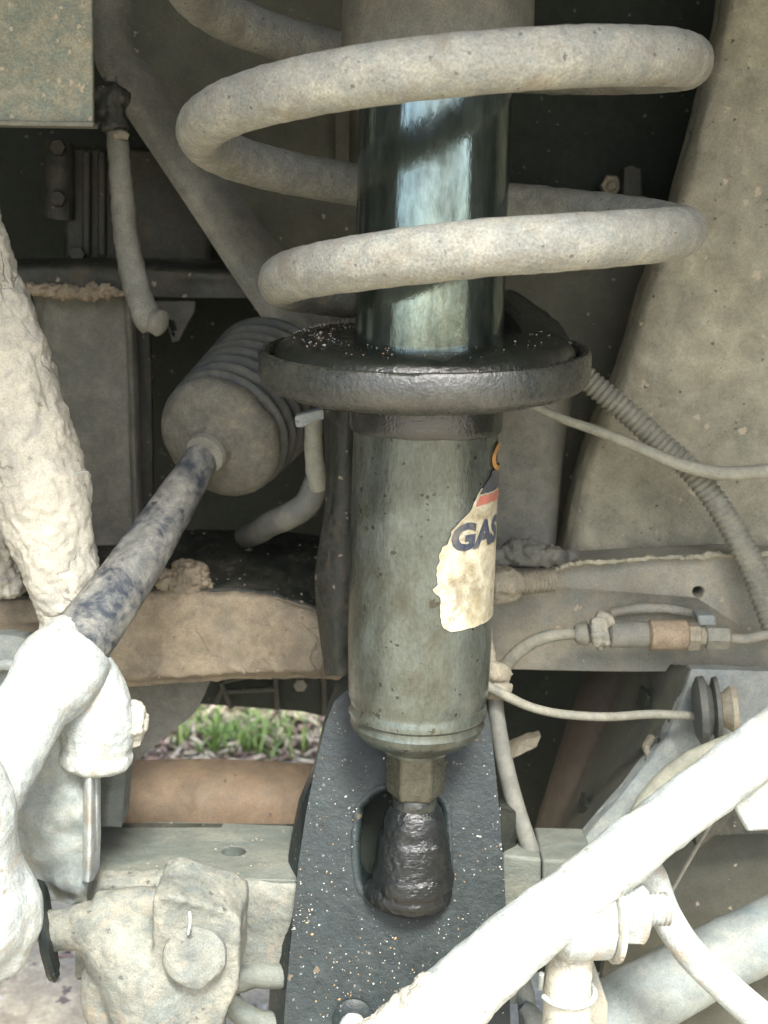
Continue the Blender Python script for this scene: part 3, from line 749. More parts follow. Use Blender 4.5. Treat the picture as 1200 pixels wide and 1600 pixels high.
# ------------------------------------------------------------------ lower arm and plates
la = thing('lower_arm', 'grey lower control arm with a punched oval hole in its flat top, beside the fork', 'control arm', P(300, 1600, 60))
hole = [(365 + 19 * math.cos(a), 1330 + 8 * math.sin(a), 0) for a in (2 * math.pi * k / 18 for k in range(18))]
zt = P(300, 1372, -10).z
def onz(x, y):
    d = FWD * F + Vector((1, 0, 0)) * (x - 600) - UPV * (y - 800)
    t = (zt - CAM.z) / d.z
    return (CAM + d * t).y / S
hole = [(x, y, onz(x, y)) for x, y, _ in hole]
g = G()
g.slab([(x, y, onz(x, y)) for x, y in ((118, 1372), (150, 1288), (250, 1284), (350, 1286), (470, 1291), (475, 1376), (380, 1373), (250, 1370))], 26, holes=[hole], dirn=(0, 0.05, -1))
arm_top = g.obj('top_flange', M['arm'], la, bevel=1.5)
g = G()
g.patch([[(118, 1374, -14), (250, 1372, -14), (380, 1375, -14), (475, 1378, -14)], [(118, 1390, -26), (250, 1390, -26), (380, 1392, -26), (475, 1394, -26)],
         [(118, 1440, -26), (250, 1440, -26), (380, 1440, -26), (475, 1440, -26)], [(118, 1530, -22), (250, 1520, -22), (372, 1522, -22), (475, 1522, -22)]], 9, 7, 26, amp=8, scale=50)
g.obj('face', M['cast'], la, rough=(2, 20))
g = G()
bk = onz(300, 1290)
g.slab([(130, 1292, bk - 8), (480, 1294, bk - 8), (480, 1430, bk - 8), (130, 1430, bk - 8)], 16)
g.slab([(120, 1520, 8), (475, 1520, 8), (480, 1432, bk - 10), (130, 1432, bk - 10)], 14, dirn=(0, 0.05, -1))
g.obj('inner_or_added_web', M['grime'], la)  # rear and bottom walls added to block light, so the hole goes dark
g = G()
g.tube([(345, 1540, -30, 22), (400, 1524, -30, 20), (470, 1530, -30, 20)], 12, 6); g.tube([(350, 1545, -35, 18), (372, 1580, -35, 18), (420, 1600, -35, 18), (470, 1602, -35, 22)], 12, 6)
g.obj('lower_flange', M['arm'], la, rough=(3, 30))
g = G()
g.patch([[(176, 1196, 350), (280, 1193, 330), (380, 1194, 330), (520, 1204, 350)], [(186, 1220, 300), (280, 1218, 280), (380, 1219, 280), (520, 1228, 300)],
         [(184, 1252, 262), (280, 1252, 245), (380, 1254, 245), (520, 1258, 260)], [(180, 1296, 250), (280, 1296, 232), (380, 1298, 232), (520, 1300, 246)]], 8, 6, 20, amp=2, scale=120)
tag(g.obj('splash_plate', M['skid']), label='smooth orange brown plate between the grass gap and the lower arm', cat='plate')

# casting on the lower arm (ball joint housing)
bj = thing('ball_joint', 'lumpy dust caked ball joint casting at the lower left below the grey arm', 'ball joint', P(220, 1650, -120))
g = G()
g.tube([(70, 1455, -140, 34), (110, 1452, -145, 32), (140, 1450, -150, 42), (175, 1465, -155, 62), (215, 1500, -155, 76), (250, 1560, -150, 84), (270, 1660, -140, 92)], 18, 6)
g.tube([(150, 1420, -140, 26), (240, 1415, -140, 30), (330, 1430, -130, 30), (372, 1450, -120, 24)], 14, 6)
g.slab([(238, 1404, -215), (262, 1400, -220), (352, 1426, -200), (376, 1440, -190), (372, 1540, -190), (350, 1590, -200), (340, 1660, -200), (236, 1660, -215)], 120)
g.tube([(196, 1500, -170, 44), (160, 1540, -160, 36), (180, 1600, -150, 40), (200, 1660, -150, 44)], 14, 6)
g.obj('housing', M['cast'], bj, voxel=4.5, smooth=8, rough=[(3, 80), (1.0, 12)])
g = G(); c = P(303, 1500, -222); k = px(303, 1500, -222)
g.lathe(c + Vector((0, 12 * k, 0)), Vector((0.05, -1, .25)), [(0, 50 * k), (10 * k, 48 * k), (15 * k, 42 * k), (16 * k, 30 * k), (16.5 * k, 2 * k)], 28)
g.obj('boss', M['cast'], bj, rough=[(2.5, 25), (1, 8)])
g = G(); g.tube([(296, 1424, -224, 2.2), (297, 1440, -228, 2.6), (294, 1460, -226, 2)], 8, 5); g.obj('cotter_pin', M['pale'], bj)
g = G(); c = P(66, 1455, -150); k = px(66, 1455, -150)
g.lathe(c, Vector((.94, .25, .12)), [(0, 20 * k), (0.5 * k, 74 * k), (7 * k, 78 * k), (13 * k, 74 * k), (14 * k, 20 * k)], 36)
g.obj('dust_disc', M['fork'], bj, rough=(3, 25))

# left upright bracket
ub = thing('arm_bracket', 'blue grey clay smeared bracket with a raised edge under the white tie rod end', 'bracket', P(100, 1390, -60))
g = G()
g.patch([[(10, 1150, -60), (60, 1150, -90), (110, 1150, -95), (142, 1150, -90)], [(2, 1230, -60), (50, 1230, -100), (110, 1230, -105), (142, 1230, -95)],
         [(6, 1300, -60), (50, 1300, -96), (110, 1300, -105), (140, 1300, -95)], [(36, 1360, -50), (70, 1372, -80), (110, 1376, -92), (138, 1376, -88)], [(70, 1400, -40), (90, 1410, -60), (115, 1412, -70), (136, 1412, -70)]], 8, 8, 30, amp=9, scale=45)
g.obj('web', M['blue'], ub, rough=[(3, 25)])
g = G()
g.patch([[(128, 1170, -100), (134, 1170, -118), (142, 1170, -118), (147, 1170, -90)], [(130, 1250, -108), (136, 1250, -126), (143, 1250, -126), (148, 1250, -96)], [(130, 1330, -106), (136, 1330, -124), (142, 1330, -124), (148, 1330, -96)], [(128, 1376, -98), (134, 1378, -112), (140, 1378, -112), (146, 1376, -90)]], 4, 8, 40, amp=2, scale=20)
g.obj('edge_flange', M['pale'], ub)
g = G()
g.patch([[(150, 1180, 60), (175, 1178, 50), (202, 1150, 60)], [(150, 1240, 50), (172, 1240, 40), (194, 1240, 55)], [(150, 1290, 40), (170, 1292, 30), (190, 1292, 50)]], 6, 6, 60, amp=4, scale=40)
g.obj('inner_or_added_web', M['arm'], ub)

# white knuckle on the far left
kn = thing('knuckle', 'overexposed pale steering knuckle filling the lower left edge', 'steering knuckle', P(-30, 1560, -350))
g = G()
g.tube([(-120, 1180, -420, 100), (-60, 1260, -410, 80), (-60, 1340, -400, 90), (-50, 1420, -390, 100), (-60, 1480, -380, 80), (-90, 1560, -380, 80)], 20, 8)
g.tube([(-90, 1330, -400, 60), (-20, 1370, -385, 60), (8, 1430, -375, 58), (-5, 1500, -370, 46)], 16, 6)
g.obj('upright', M['pale'], kn, voxel=6, smooth=6, rough=[(3, 90), (0.9, 12)])

# ------------------------------------------------------------------ mud caked arm on the left
g = G()
g.tube([(-70, 300, 130, 62), (-30, 430, 120, 62), (10, 560, 105, 66), (42, 680, 95, 72), (66, 780, 85, 74), (90, 870, 75, 62), (112, 960, 65, 52), (128, 1050, 60, 48)], 22, 8)
for k in range(0):
    t = random.random(); x = -40 + 150 * t; y = 400 + 500 * t
    g.ball(P(x + random.choice((-62, 62)) + random.uniform(-8, 10), y, 95 + 20 * random.random()), random.uniform(8, 20) * S, 10)
ma = tag(g.obj('trailing_arm', M['clay'], voxel=4.5, smooth=2, rough=[(10, 100), (3.2, 24), (1.6, 8)]), label='suspension arm thickly caked in cracked pale dry clay along the left edge', cat='suspension arm')
g = G()
g.tube([(-40, 640, 260, 40), (-20, 760, 250, 40), (-5, 860, 240, 36), (10, 930, 235, 30)], 16, 6)
tag(g.obj('link_rod', M['clay'], voxel=5, smooth=2, rough=[(10, 40), (3, 10)]), label='second clay covered rod half hidden behind the caked arm at the left edge', cat='suspension rod')
for (pts) in ([(116, 742, 30, 2), (128, 738, 20, 1.6), (138, 737, 14, 1.2)],):
    g = G(); g.tube(pts, 6, 4); tag(g.obj('twig', M['pale']), label='tiny pale twig poking out of the clay on the arm', cat='twig')

# ------------------------------------------------------------------ steering boot and tie rod
bo = thing('steering_boot', 'ribbed rubber steering boot with a wide dusty cap at the tie rod end', 'rubber boot', P(340, 770, 380))
c0 = P(324, 706, 268); c1 = P(452, 574, 600)
ax = (c1 - c0).normalized()
k = px(330, 690, 300)
prof = [(-6 * k, 24 * k), (0, 30 * k), (8 * k, 32 * k), (12 * k, 36 * k), (15 * k, 60 * k), (22 * k, 84 * k), (32 * k, 96 * k), (40 * k, 101 * k), (48 * k, 102 * k), (54 * k, 101 * k), (58 * k, 92 * k)]
g = G(); g.lathe(c0, ax, prof, 56)
g.obj('cap', M['boot'], bo, rough=[(3, 40), (1, 10)])
g = G(); prof = [(56 * k, 86 * k)]
s0 = 58
for i in range(8):
    a = s0 + i * 26
    R = 106 + i * 2.0
    for t in range(9):
        q = t / 8
        prof.append(((a + 26 * q) * k, (R - 24 + 24 * math.sin(math.pi * q) ** 0.6) * k))
prof += [(300 * k, 96 * k), (330 * k, 96 * k)]
g.lathe(c0, ax, prof, 56)
g.obj('bellows', M['rubber'], bo, angle=75)
g = G(); g.lathe(c0, ax, [(-12 * k, 22 * k), (-10 * k, 31 * k), (-2 * k, 33 * k), (0, 24 * k)], 30)
g.obj('collar', M['lip'], bo)

tr = thing('tie_rod', 'navy tie rod smeared with pale clay running from the boot to the white rod end', 'tie rod', P(100, 1000, -100))
g = G()
rodc = [(330, 690, 300, 25), (312, 722, 260, 27.5), (284, 768, 210, 32), (240, 838, 135, 38), (205, 892, 75, 42), (168, 945, 15, 46), (130, 996, -45, 50), (95, 1040, -100, 54)]
g.tube(rodc, 26, 10)
g.obj('shaft', M['rod'], tr, rough=[(1.2, 18)])
te = thing('tie_rod_end', 'chalky white dust covered tie rod end and threaded sleeve at the left', 'tie rod end', P(110, 1180, -150))
g = G()
g.tube([(140, 992, -48, 40), (122, 1006, -58, 58), (104, 1034, -85, 70), (82, 1064, -118, 70), (66, 1084, -140, 64), (52, 1102, -160, 58), (26, 1148, -205, 58), (-2, 1198, -250, 60), (-40, 1262, -310, 64), (-80, 1330, -370, 70)], 28, 8)
g.obj('sleeve', M['pale'], te, voxel=4.5, smooth=4, rough=[(2.4, 60), (0.7, 10)])
g = G()
g.tube([(128, 1040, -62, 46), (142, 1080, -66, 54), (150, 1120, -70, 58), (152, 1160, -70, 56), (150, 1182, -70, 50)], 20, 6)
g.lathe(P(150, 1165, -70), Vector((-.15, 0, -1)), [(0, 55 * S), (10 * S, 62 * S), (24 * S, 62 * S), (34 * S, 50 * S)], 26)
g.obj('socket', M['pale'], te, voxel=4, smooth=5, rough=[(2.6, 50), (0.9, 10)])
g = G(); c = P(188, 1128, -48); k = px(188, 1128, -48)
g.lathe(c, Vector((1, .1, -.12)), [(0, 34 * k), (10 * k, 38 * k), (26 * k, 38 * k), (36 * k, 32 * k), (38 * k, 16 * k), (42 * k, 14 * k)], 6)
g.obj('castle_nut', M['clay'], te, voxel=3.5, smooth=2, rough=[(4, 16)])

# ------------------------------------------------------------------ the shock absorber
def ax_x(y): return 676 - (y - 300) * 24 / 820
def ax_Y(y): return (400 - y) * 0.045
def A(y): return P(ax_x(y), y, ax_Y(y))
def on_axis(yr, n=64, ref=None, g=None):
    """yr: (photo row, half width in photo pixels)"""
    g = g or G()
    p0 = A(yr[0][0]); d = (A(yr[-1][0]) - p0).normalized()
    g.lathe(p0, d, [((A(y) - p0).dot(d), r * px(ax_x(y), y, ax_Y(y))) for y, r in yr], n, ref)
    return g
sk = thing('shock_absorber', 'oily strut with black spring seat and torn sticker standing in the centre', 'shock absorber', A(1420))
on_axis([(-160, 148), (-100, 150), (60, 150), (128, 147), (132, 140), (120, 136)], 64).obj('dust_cover', M['lip'], sk, rough=(1, 30))
on_axis([(40, 119), (200, 119), (330, 118), (520, 117), (600, 117)], 96).obj('tube', M['tube'], sk)
# seat: a dish tilted towards the viewer
sp = A(541) + Vector((-6 * S, 0, 0)); tilt = Vector((0, math.sin(math.radians(4.0)), -math.cos(math.radians(4.0))))
kk = px(667, 556, 0)
g = G(); g.lathe(sp, tilt, [(-12 * kk, 112 * kk), (-13 * kk, 124 * kk), (-17 * kk, 150 * kk), (-19 * kk, 180 * kk), (-17 * kk, 202 * kk), (-11 * kk, 218 * kk), (-2 * kk, 229 * kk), (8 * kk, 234 * kk), (14 * kk, 230 * kk), (16 * kk, 150 * kk)], 96)
g.obj('seat_pad', M['oil'], sk, rough=[(2, 30)])
g = G()
u_ = Vector((1, 0, 0)); v_ = -tilt.cross(u_)
if v_.y < 0: v_ = -v_
rings = []
for i in range(31):
    a = math.radians(4 + 66 * i / 30); q = i / 30
    hh = (4 + 66 * min(1, q * 1.6) ** .8) * kk
    rings.append([sp + (u_ * math.cos(a) + v_ * math.sin(a)) * r * kk - tilt * (h + 2 * kk) for r, h in ((150, 0), (158, hh * .8), (172, hh), (214, hh), (228, hh * .85), (236, 0))])
g.rings(rings)
g.obj('seat_ramp', M['oil'], sk, rough=[(2, 30)])
g = G(); g.lathe(sp, tilt, [(20 * kk, 236 * kk), (4 * kk, 241 * kk), (0, 247 * kk), (1 * kk, 253 * kk), (6 * kk, 257 * kk), (36 * kk, 258 * kk), (46 * kk, 256 * kk), (55 * kk, 248 * kk), (62 * kk, 232 * kk), (67 * kk, 200 * kk), (70 * kk, 160 * kk), (72 * kk, 120 * kk)], 96)
seat = g.obj('spring_seat', M['seat'], sk, rough=[(1.2, 25)])
on_axis([(600, 119), (640, 119), (664, 119), (672, 117), (676, 113)], 72).obj('collar', M['oil'], sk, rough=(1.5, 20))
on_axis([(660, 113), (700, 113), (900, 112.5), (1000, 112), (1060, 110), (1083, 109), (1090, 105.5), (1096, 105.5), (1102, 108.5), (1109, 108), (1113, 104), (1118, 104), (1124, 106), (1133, 102), (1142, 95), (1150, 84), (1158, 66), (1163, 56), (1166, 52), (1170, 52), (1172, 47)], 96).obj('body', M['can'], sk)
on_axis([(1164, 47), (1170, 48), (1225, 47), (1238, 44), (1241, 38)], 6, Vector((.55, -1, 0)))  .obj('hex_neck', M['neck'], sk, bevel=3)
on_axis([(1236, 32), (1243, 35), (1262, 36), (1268, 33)], 36).obj('stud', M['oil'], sk, rough=(1.5, 10))
g = G()
g = on_axis([(1252, 26), (1257, 36), (1264, 43), (1276, 47), (1300, 51), (1306, 55), (1330, 58), (1350, 60), (1358, 64), (1374, 65), (1382, 62), (1390, 64), (1402, 60), (1412, 46), (1418, 26)], 48)
g.ball(A(1388) + Vector((-12 * S, -2 * S, 0)), 70 * S, 22, (1, .85, .5))
g.obj('bushing', M['wet'], sk, voxel=2.4, smooth=6, rough=[(1.4, 30), (0.9, 10)])

# sticker, torn along its left edge, wrapped round the body
rS = 113.6 * px(652, 850, -20)
def wrap(phi, y, off=0.0):
    y = y - 20
    c = A(y); r = rS + off * S
    return c + Vector((math.sin(phi), -math.cos(phi), 0)) * r
def left_edge(y):
    pts = [(715, 88), (722, 62), (750, 56), (770, 44), (800, 34), (812, 26), (826, 19), (843, 17), (846, 13), (858, 11), (880, 9), (890, 9), (903, 10), (908, 6), (915, 8), (921, 13), (940, 12), (968, 15), (976, 24)]
    for (a, pa), (b, pb) in zip(pts, pts[1:]):
        if a <= y <= b: return pa + (pb - pa) * (y - a) / (b - a)
    return 90
def wrap_patch(y0, y1, off, nm, mt, parent, right=lambda y: 118, left=None, ny=60, nphi=26, label=None):
    left = left or left_edge
    g = G(); V = []; 
    for i in range(ny + 1):
        y = y0 + (y1 - y0) * i / ny
        l = math.radians(left(y) + 1.6 * noise.noise(Vector((y * .11, 3, 0)))); r = math.radians(right(y))
        for j in range(nphi + 1):
            V.append(wrap(l + (r - l) * j / nphi, y + 1.5 * noise.noise(Vector((y * .05, j * .7, 1))), off + (.5 * max(0, 1 - j / 3))))
    n1 = nphi + 1
    B = [p - (p - A(0)).cross(Vector((0, 0, 1))).normalized() * 0 for p in V]
    # thickness inward
    B = []
    for i in range(ny + 1):
        y = y0 + (y1 - y0) * i / ny; c = A(y - 20)
        for j in range(n1):
            p = V[i * n1 + j]; h = Vector((p.x - c.x, p.y - c.y, 0)).normalized()
            B.append(p - h * 0.5 * S)
    m = len(V); fs = []
    for i in range(ny):
        for j in range(nphi):
            q = (i * n1 + j, i * n1 + j + 1, (i + 1) * n1 + j + 1, (i + 1) * n1 + j)
            fs.append(q); fs.append(tuple(t + m for t in reversed(q)))
    ring = [j for j in range(n1)] + [i * n1 + nphi for i in range(1, ny + 1)] + [ny * n1 + j for j in range(nphi - 1, -1, -1)] + [i * n1 for i in range(ny - 1, 0, -1)]
    for a, b in zip(ring, ring[1:] + ring[:1]):
        fs.append((a, a + m, b + m, b))
    g.add(V + B, fs)
    o = g.obj(nm, M[mt], parent)
    if label: o['label'] = label
    return o
st = wrap_patch(768, 974, 1.0, 'sticker', 'paper', sk, label='torn white sticker reading GAS with navy and red print')
wrap_patch(779, 792, 1.9, 'red_stripe', 'redp', st, left=lambda y: left_edge(y) + 3, ny=8)
wrap_patch(745, 776, 1.5, 'navy_band', 'navy', st, left=lambda y: left_edge(y) + 2, ny=24)
# orange letter arc above, half gone round the curve
g = G(); ring = []
for i in range(25):
    a = math.radians(60 + 240 * i / 24)
    ring.append((math.radians(78) + .32 * math.cos(a), 728 - 22 * math.sin(a)))
for (p, y), (p2, y2) in zip(ring, ring[1:]):
    c_ = (math.radians(78), 728)
    def sc_(p, y, f): return (c_[0] + (p - c_[0]) * f, c_[1] + (y - c_[1]) * f)
    q = [wrap(*sc_(p, y, 1), 1.6), wrap(*sc_(p2, y2, 1), 1.6), wrap(*sc_(p2, y2, .68), 1.6), wrap(*sc_(p, y, .68), 1.6)]
    q2 = [wrap(*sc_(p, y, 1), .4), wrap(*sc_(p2, y2, 1), .4), wrap(*sc_(p2, y2, .68), .4), wrap(*sc_(p, y, .68), .4)]
    g.add(q + q2, [(0, 1, 2, 3), (7, 6, 5, 4), (0, 4, 5, 1), (2, 6, 7, 3)])
g.obj('orange_letter', M['orange'], st)
# the word GAS
cu = bpy.data.curves.new('lettering', 'FONT'); cu.body = 'GAS'; cu.size = 1.0; cu.offset = 0.05; cu.resolution_u = 3; cu.space_character = 1.0
to = bpy.data.objects.new('tmp_text', cu); COL.objects.link(to)
tm = bpy.data.meshes.new_from_object(to.evaluated_get(bpy.context.evaluated_depsgraph_get()))
bpy.data.objects.remove(to); bpy.data.curves.remove(cu)
bm = bmesh.new(); bm.from_mesh(tm)
bmesh.ops.triangulate(bm, faces=bm.faces)
bmesh.ops.subdivide_edges(bm, edges=bm.edges, cuts=2, use_grid_fill=True)
bm.verts.ensure_lookup_table(); 
tv = [v.co.copy() for v in bm.verts]; tf = [tuple(v.index for v in f.verts) for f in bm.faces]; bm.free(); bpy.data.meshes.remove(tm)
Hx, Hy = 58, 52
def tw_(v, off):
    return wrap(math.radians(18.5) + (v.x * Hx + v.y * 5) / 113, 853 - v.y * Hy, off)
g = G(); g.add([tw_(v, 2.2) for v in tv] , tf)
g.obj('lettering', M['navy'], st)
# a strip of worn yellowish paper edge seen at the silhouette
g = G(); g.tube([(768, 830, 8, 1.2), (766, 930, 5, 1.2), (762, 985, 2, 1.2), (760, 1030, 0, 1.4)], 6, 6)
g.obj('oil_run', M['lip'], sk)

# ------------------------------------------------------------------ coil spring
def spring_pt(t):
    def lerp(tab):
        for (a, va), (b, vb) in zip(tab, tab[1:]):
            if a <= t <= b:
                q = (t - a) / (b - a); q = q * q * (3 - 2 * q); return va + (vb - va) * q
        return tab[0][1] if t < tab[0][0] else tab[-1][1]
    c = lerp([(-1.5, 92), (-.5, 92), (0, 82), (.5, 97), (1.0, 106), (1.5, 142), (2.1, 110)])
    r = lerp([(-1.5, 385), (-.5, 376), (0, 354), (.5, 366), (1.0, 336), (1.5, 297), (2.1, 215)])
    z = lerp([(-1.5, 620), (2.1, -150)]) if False else None
    tab = [(-1.5, 600), (-.5, 385), (0, 274), (.25, 220), (.5, 170), (.75, 106), (1.0, 40), (1.25, 10), (1.5, -42), (1.75, -94), (2.1, -130)]
    z = tab[0][1]
    for (a, va), (b, vb) in zip(tab, tab[1:]):
        if a <= t <= b: z = va + (vb - va) * (t - a) / (b - a)
    an = 2 * math.pi * t
    return Vector((c + r * math.cos(an), -r * math.sin(an), z)) * S
g = G()
N_ = 420
pts = [spring_pt(-1.3 + 3.01 * i / N_) for i in range(N_ + 1)]
rad = [(36 if i < N_ - 12 else 36 - (i - N_ + 12) * 1.2) * S for i in range(N_ + 1)]
g.sweep(pts, rad, 36)
spo = tag(g.obj('coil_spring', M['coil'], rough=[(1.0, 22), (0.9, 5)]), label='thick coil spring covered in pale dust winding round the upper strut', cat='coil spring')

# ------------------------------------------------------------------ fork
fk = thing('shock_fork', 'black speckled shock fork with a rounded slot holding the oily strut end', 'fork', P(620, 1640, -80))
def fY(y): return 70 - (y - 1080) * 0.36
out = [(548, 1072), (640, 1072), (755, 1080), (766, 1130), (774, 1200), (782, 1280), (788, 1370), (794, 1480), (800, 1680), (438, 1680), (446, 1560), (456, 1450), (466, 1350), (478, 1270), (494, 1190), (510, 1126), (522, 1096)]
sl = [(560, 1252), (580, 1236), (604, 1228), (652, 1228), (676, 1236), (694, 1254), (699, 1290), (699, 1370), (692, 1396), (676, 1416), (650, 1428), (615, 1428), (588, 1418), (568, 1398), (557, 1368), (556, 1300)]
sl = [q[:2] for q in catmull([(x, y, 0) for x, y in sl] + [(560, 1252, 0)], 3)][:-1]
g = G()
g.slab([(x, y, fY(y)) for x, y in out], 90, holes=[[(x, y, fY(y)) for x, y in sl]])
plate = g.obj('fork_plate', M['fork'], fk, bevel=14)
g = G()
lipc = [(565, 1262), (584, 1243), (606, 1234), (650, 1234), (672, 1242), (690, 1260), (696, 1292), (696, 1368), (688, 1392), (672, 1410), (648, 1421), (617, 1421), (592, 1412), (573, 1394), (562, 1366), (560, 1302)]
lipc = [(x + (x - 628) * .09, y + (y - 1330) * .06) for x, y in lipc]
lc = catmull([(x, y, fY(y) + 8.5) for x, y in lipc + lipc[:1]], 5)
g.sweep([P(*q) for q in lc], [11 * S] * len(lc), 14)
g.obj('slot_rim', M['fork'], fk, rough=(1, 12))
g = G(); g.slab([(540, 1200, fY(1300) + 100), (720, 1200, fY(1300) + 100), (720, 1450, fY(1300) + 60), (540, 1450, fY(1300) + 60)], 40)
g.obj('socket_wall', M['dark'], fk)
g = G()
g.slab([(492, 1205, 40), (500, 1205, 60), (470, 1330, 0), (455, 1450, -40), (437, 1700, -100), (412, 1700, -30), (428, 1440, 20), (440, 1390, 40), (462, 1275, 60)], 60)
g.obj('side_wall', M['fork'], fk, bevel=5)
g = G(); g.slab([(437, 1378, 18), (452, 1378, -10), (448, 1424, -10), (432, 1424, 18)], 30)
g.obj('side_tab', M['rail'], fk, bevel=3)
g = G(); g.slab([(780, 1262, 30), (808, 1268, 60), (808, 1338, 60), (786, 1338, 30)], 40)
g.obj('side_lug', M['oil'], fk, bevel=4)
g = G(); c = P(552, 1592, fY(1592) - 2); k = px(552, 1592, -110)
g.lathe(c, Vector((0, -1, .25)), [(-10 * k, 30 * k), (4 * k, 32 * k), (8 * k, 26 * k), (9 * k, 2 * k)], 28)
g.obj('washer', M['fork'], fk)
g = G(); g.lathe(c + Vector((0, -6 * k, -8 * k)), Vector((0, -1, .25)), [(0, 22 * k), (14 * k, 21 * k), (19 * k, 15 * k), (20 * k, 2 * k)], 24)
g.obj('bolt', M['pale'], fk, rough=(2, 12))

def grit(name, parent, n, picks, mts=('grit', 'gritb'), smin=0.5, smax=1.9):
    """loose grains resting on points given by a generator of (point, normal)"""
    me = bpy.data.meshes.new(name); V = []; Fc = []; mi = []
    base = [Vector(v) for v in ((1, 0, 0), (-1, 0, 0), (0, 1, 0), (0, -1, 0), (0, 0, 1), (0, 0, -1))]
    tri = [(0, 2, 4), (2, 1, 4), (1, 3, 4), (3, 0, 4), (2, 0, 5), (1, 2, 5), (3, 1, 5), (0, 3, 5)]
    for i in range(n):
        p = picks()
        s_ = random.uniform(smin, smax) * S * (2.0 if random.random() < .05 else 1)
        rm = Matrix.Rotation(random.uniform(0, 6.28), 3, Vector((random.random(), random.random(), .3)).normalized())
        b = len(V)
        el = random.uniform(.5, 1.0)
        V += [p + rm @ Vector((v.x * s_, v.y * s_ * el, v.z * s_ * .6)) for v in base]
        Fc += [tuple(q + b for q in t) for t in tri]
        mi += [0 if random.random() < .68 else 1] * 8
    c = parent and wpos(parent) or Vector((0, 0, 0))
    me.from_pydata([tuple(v - c) for v in V], [], Fc)
    for m_ in mts: me.materials.append(M[m_])
    for p, k_ in zip(me.polygons, mi): p.material_index = k_
    o = bpy.data.objects.new(name, me); COL.objects.link(o); o.parent = parent; o['kind'] = 'stuff'
    return o
def inside(x, y, poly):
    c = False; j = len(poly) - 1
    for i in range(len(poly)):
        a, b = poly[i]; d, e = poly[j]
        if (b > y) != (e > y) and x < (d - a) * (y - b) / (e - b) + a: c = not c
        j = i
    return c
def pick_fork():
    while True:
        x = random.uniform(440, 795); y = 1100 + 540 * random.random() ** .7
        if inside(x, y, out) and not inside(x, y, sl) and noise.noise(Vector((x * .012, y * .009, 3))) + random.uniform(-.35, .35) > -.05: return P(x, y, fY(y) - 1)
grit('grit', fk, 420, pick_fork)
def pick_seat():
    a = random.gauss(math.pi * .95, .95); 
    if random.random() < .35: a = random.uniform(0, 6.28)
    r = random.uniform(140, 228) * kk
    u = Vector((1, 0, 0)); v = tilt.cross(u)
    return sp + u * math.cos(a) * r + v * -math.sin(a) * r * (1 if True else 1) - tilt * (18.5 - max(0, r / kk - 195) ** 2 * .018) * kk
grit('grit', sk, 300, pick_seat)

def pick_on(o, test):
    me = o.data; c = wpos(o)
    ps = [p for p in me.polygons if test(p.normal)]
    def f():
        p = random.choice(ps); vs_ = [me.vertices[i].co for i in p.vertices]
        ws = [random.random() for _ in vs_]; t_ = sum(ws)
        q = Vector((0, 0, 0))
        for v, w_ in zip(vs_, ws): q += v * (w_ / t_)
        return c + q
    return f
M['crumb'] = mat('clay_crumb', (0.30, 0.25, 0.18), (0.40, 0.34, 0.25), 0.5, 20, 0.2, bump=0.4, grain=0.2)
M['crumbb'] = mat('dark_crumb', (0.12, 0.10, 0.08), (0.2, 0.17, 0.13), 0.5, 20, 0.2, bump=0.4, grain=0.2)
grit('crumbs', cm, 150, pick_on(beam_top, lambda n: n.z > .5), ('crumbb', 'crumb'), 1.0, 5.0)
grit('crumbs', cm, 120, pick_on(beam_face, lambda n: n.y < -.5), ('crumb', 'crumbb'), 1.0, 3.2)
grit('crumbs', fp, 220, pick_on(fsheet, lambda n: n.y < -.3), ('crumb', 'crumbb'), 1.0, 3.6)
grit('crumbs', la, 80, pick_on(arm_top, lambda n: n.z > .6), ('crumbb', 'crumb'), 0.8, 2.8)

# ------------------------------------------------------------------ thick white bar with its link on the right
br = thing('stabilizer_bar', 'thick overexposed white stabilizer bar crossing the lower right corner', 'stabilizer bar', P(780, 1560, -300))
g = G()
g.tube([(1330, 1052, -160, 43), (1200, 1160, -200, 44), (1100, 1237, -225, 44), (1000, 1316, -250, 45), (900, 1397, -275, 48), (820, 1462, -295, 52), (740, 1532, -312, 56), (700, 1572, -320, 58), (640, 1640, -330, 60), (590, 1700, -340, 60)], 32, 8)
g.obj('bar', M['pale'], br, rough=[(3, 40), (1.2, 10)])
g = G(); g.tube([(716, 1548, -316, 40), (700, 1566, -320, 60), (680, 1592, -326, 64), (650, 1620, -330, 66), (600, 1660, -336, 70)], 24, 6)
g.tube([(640, 1600, -300, 36), (600, 1622, -300, 36), (560, 1650, -300, 36)], 16, 5)
g.obj('end_collar', M['clay'], br, voxel=5, smooth=3, rough=[(5, 30), (2, 10)])
g = G(); g.slab([(1150, 1215, -215), (1230, 1160, -215), (1260, 1300, -215), (1200, 1299, -215), (1168, 1301, -215), (1141, 1250, -215)], 40)
g.obj('bracket', M['pale'], br, bevel=5)

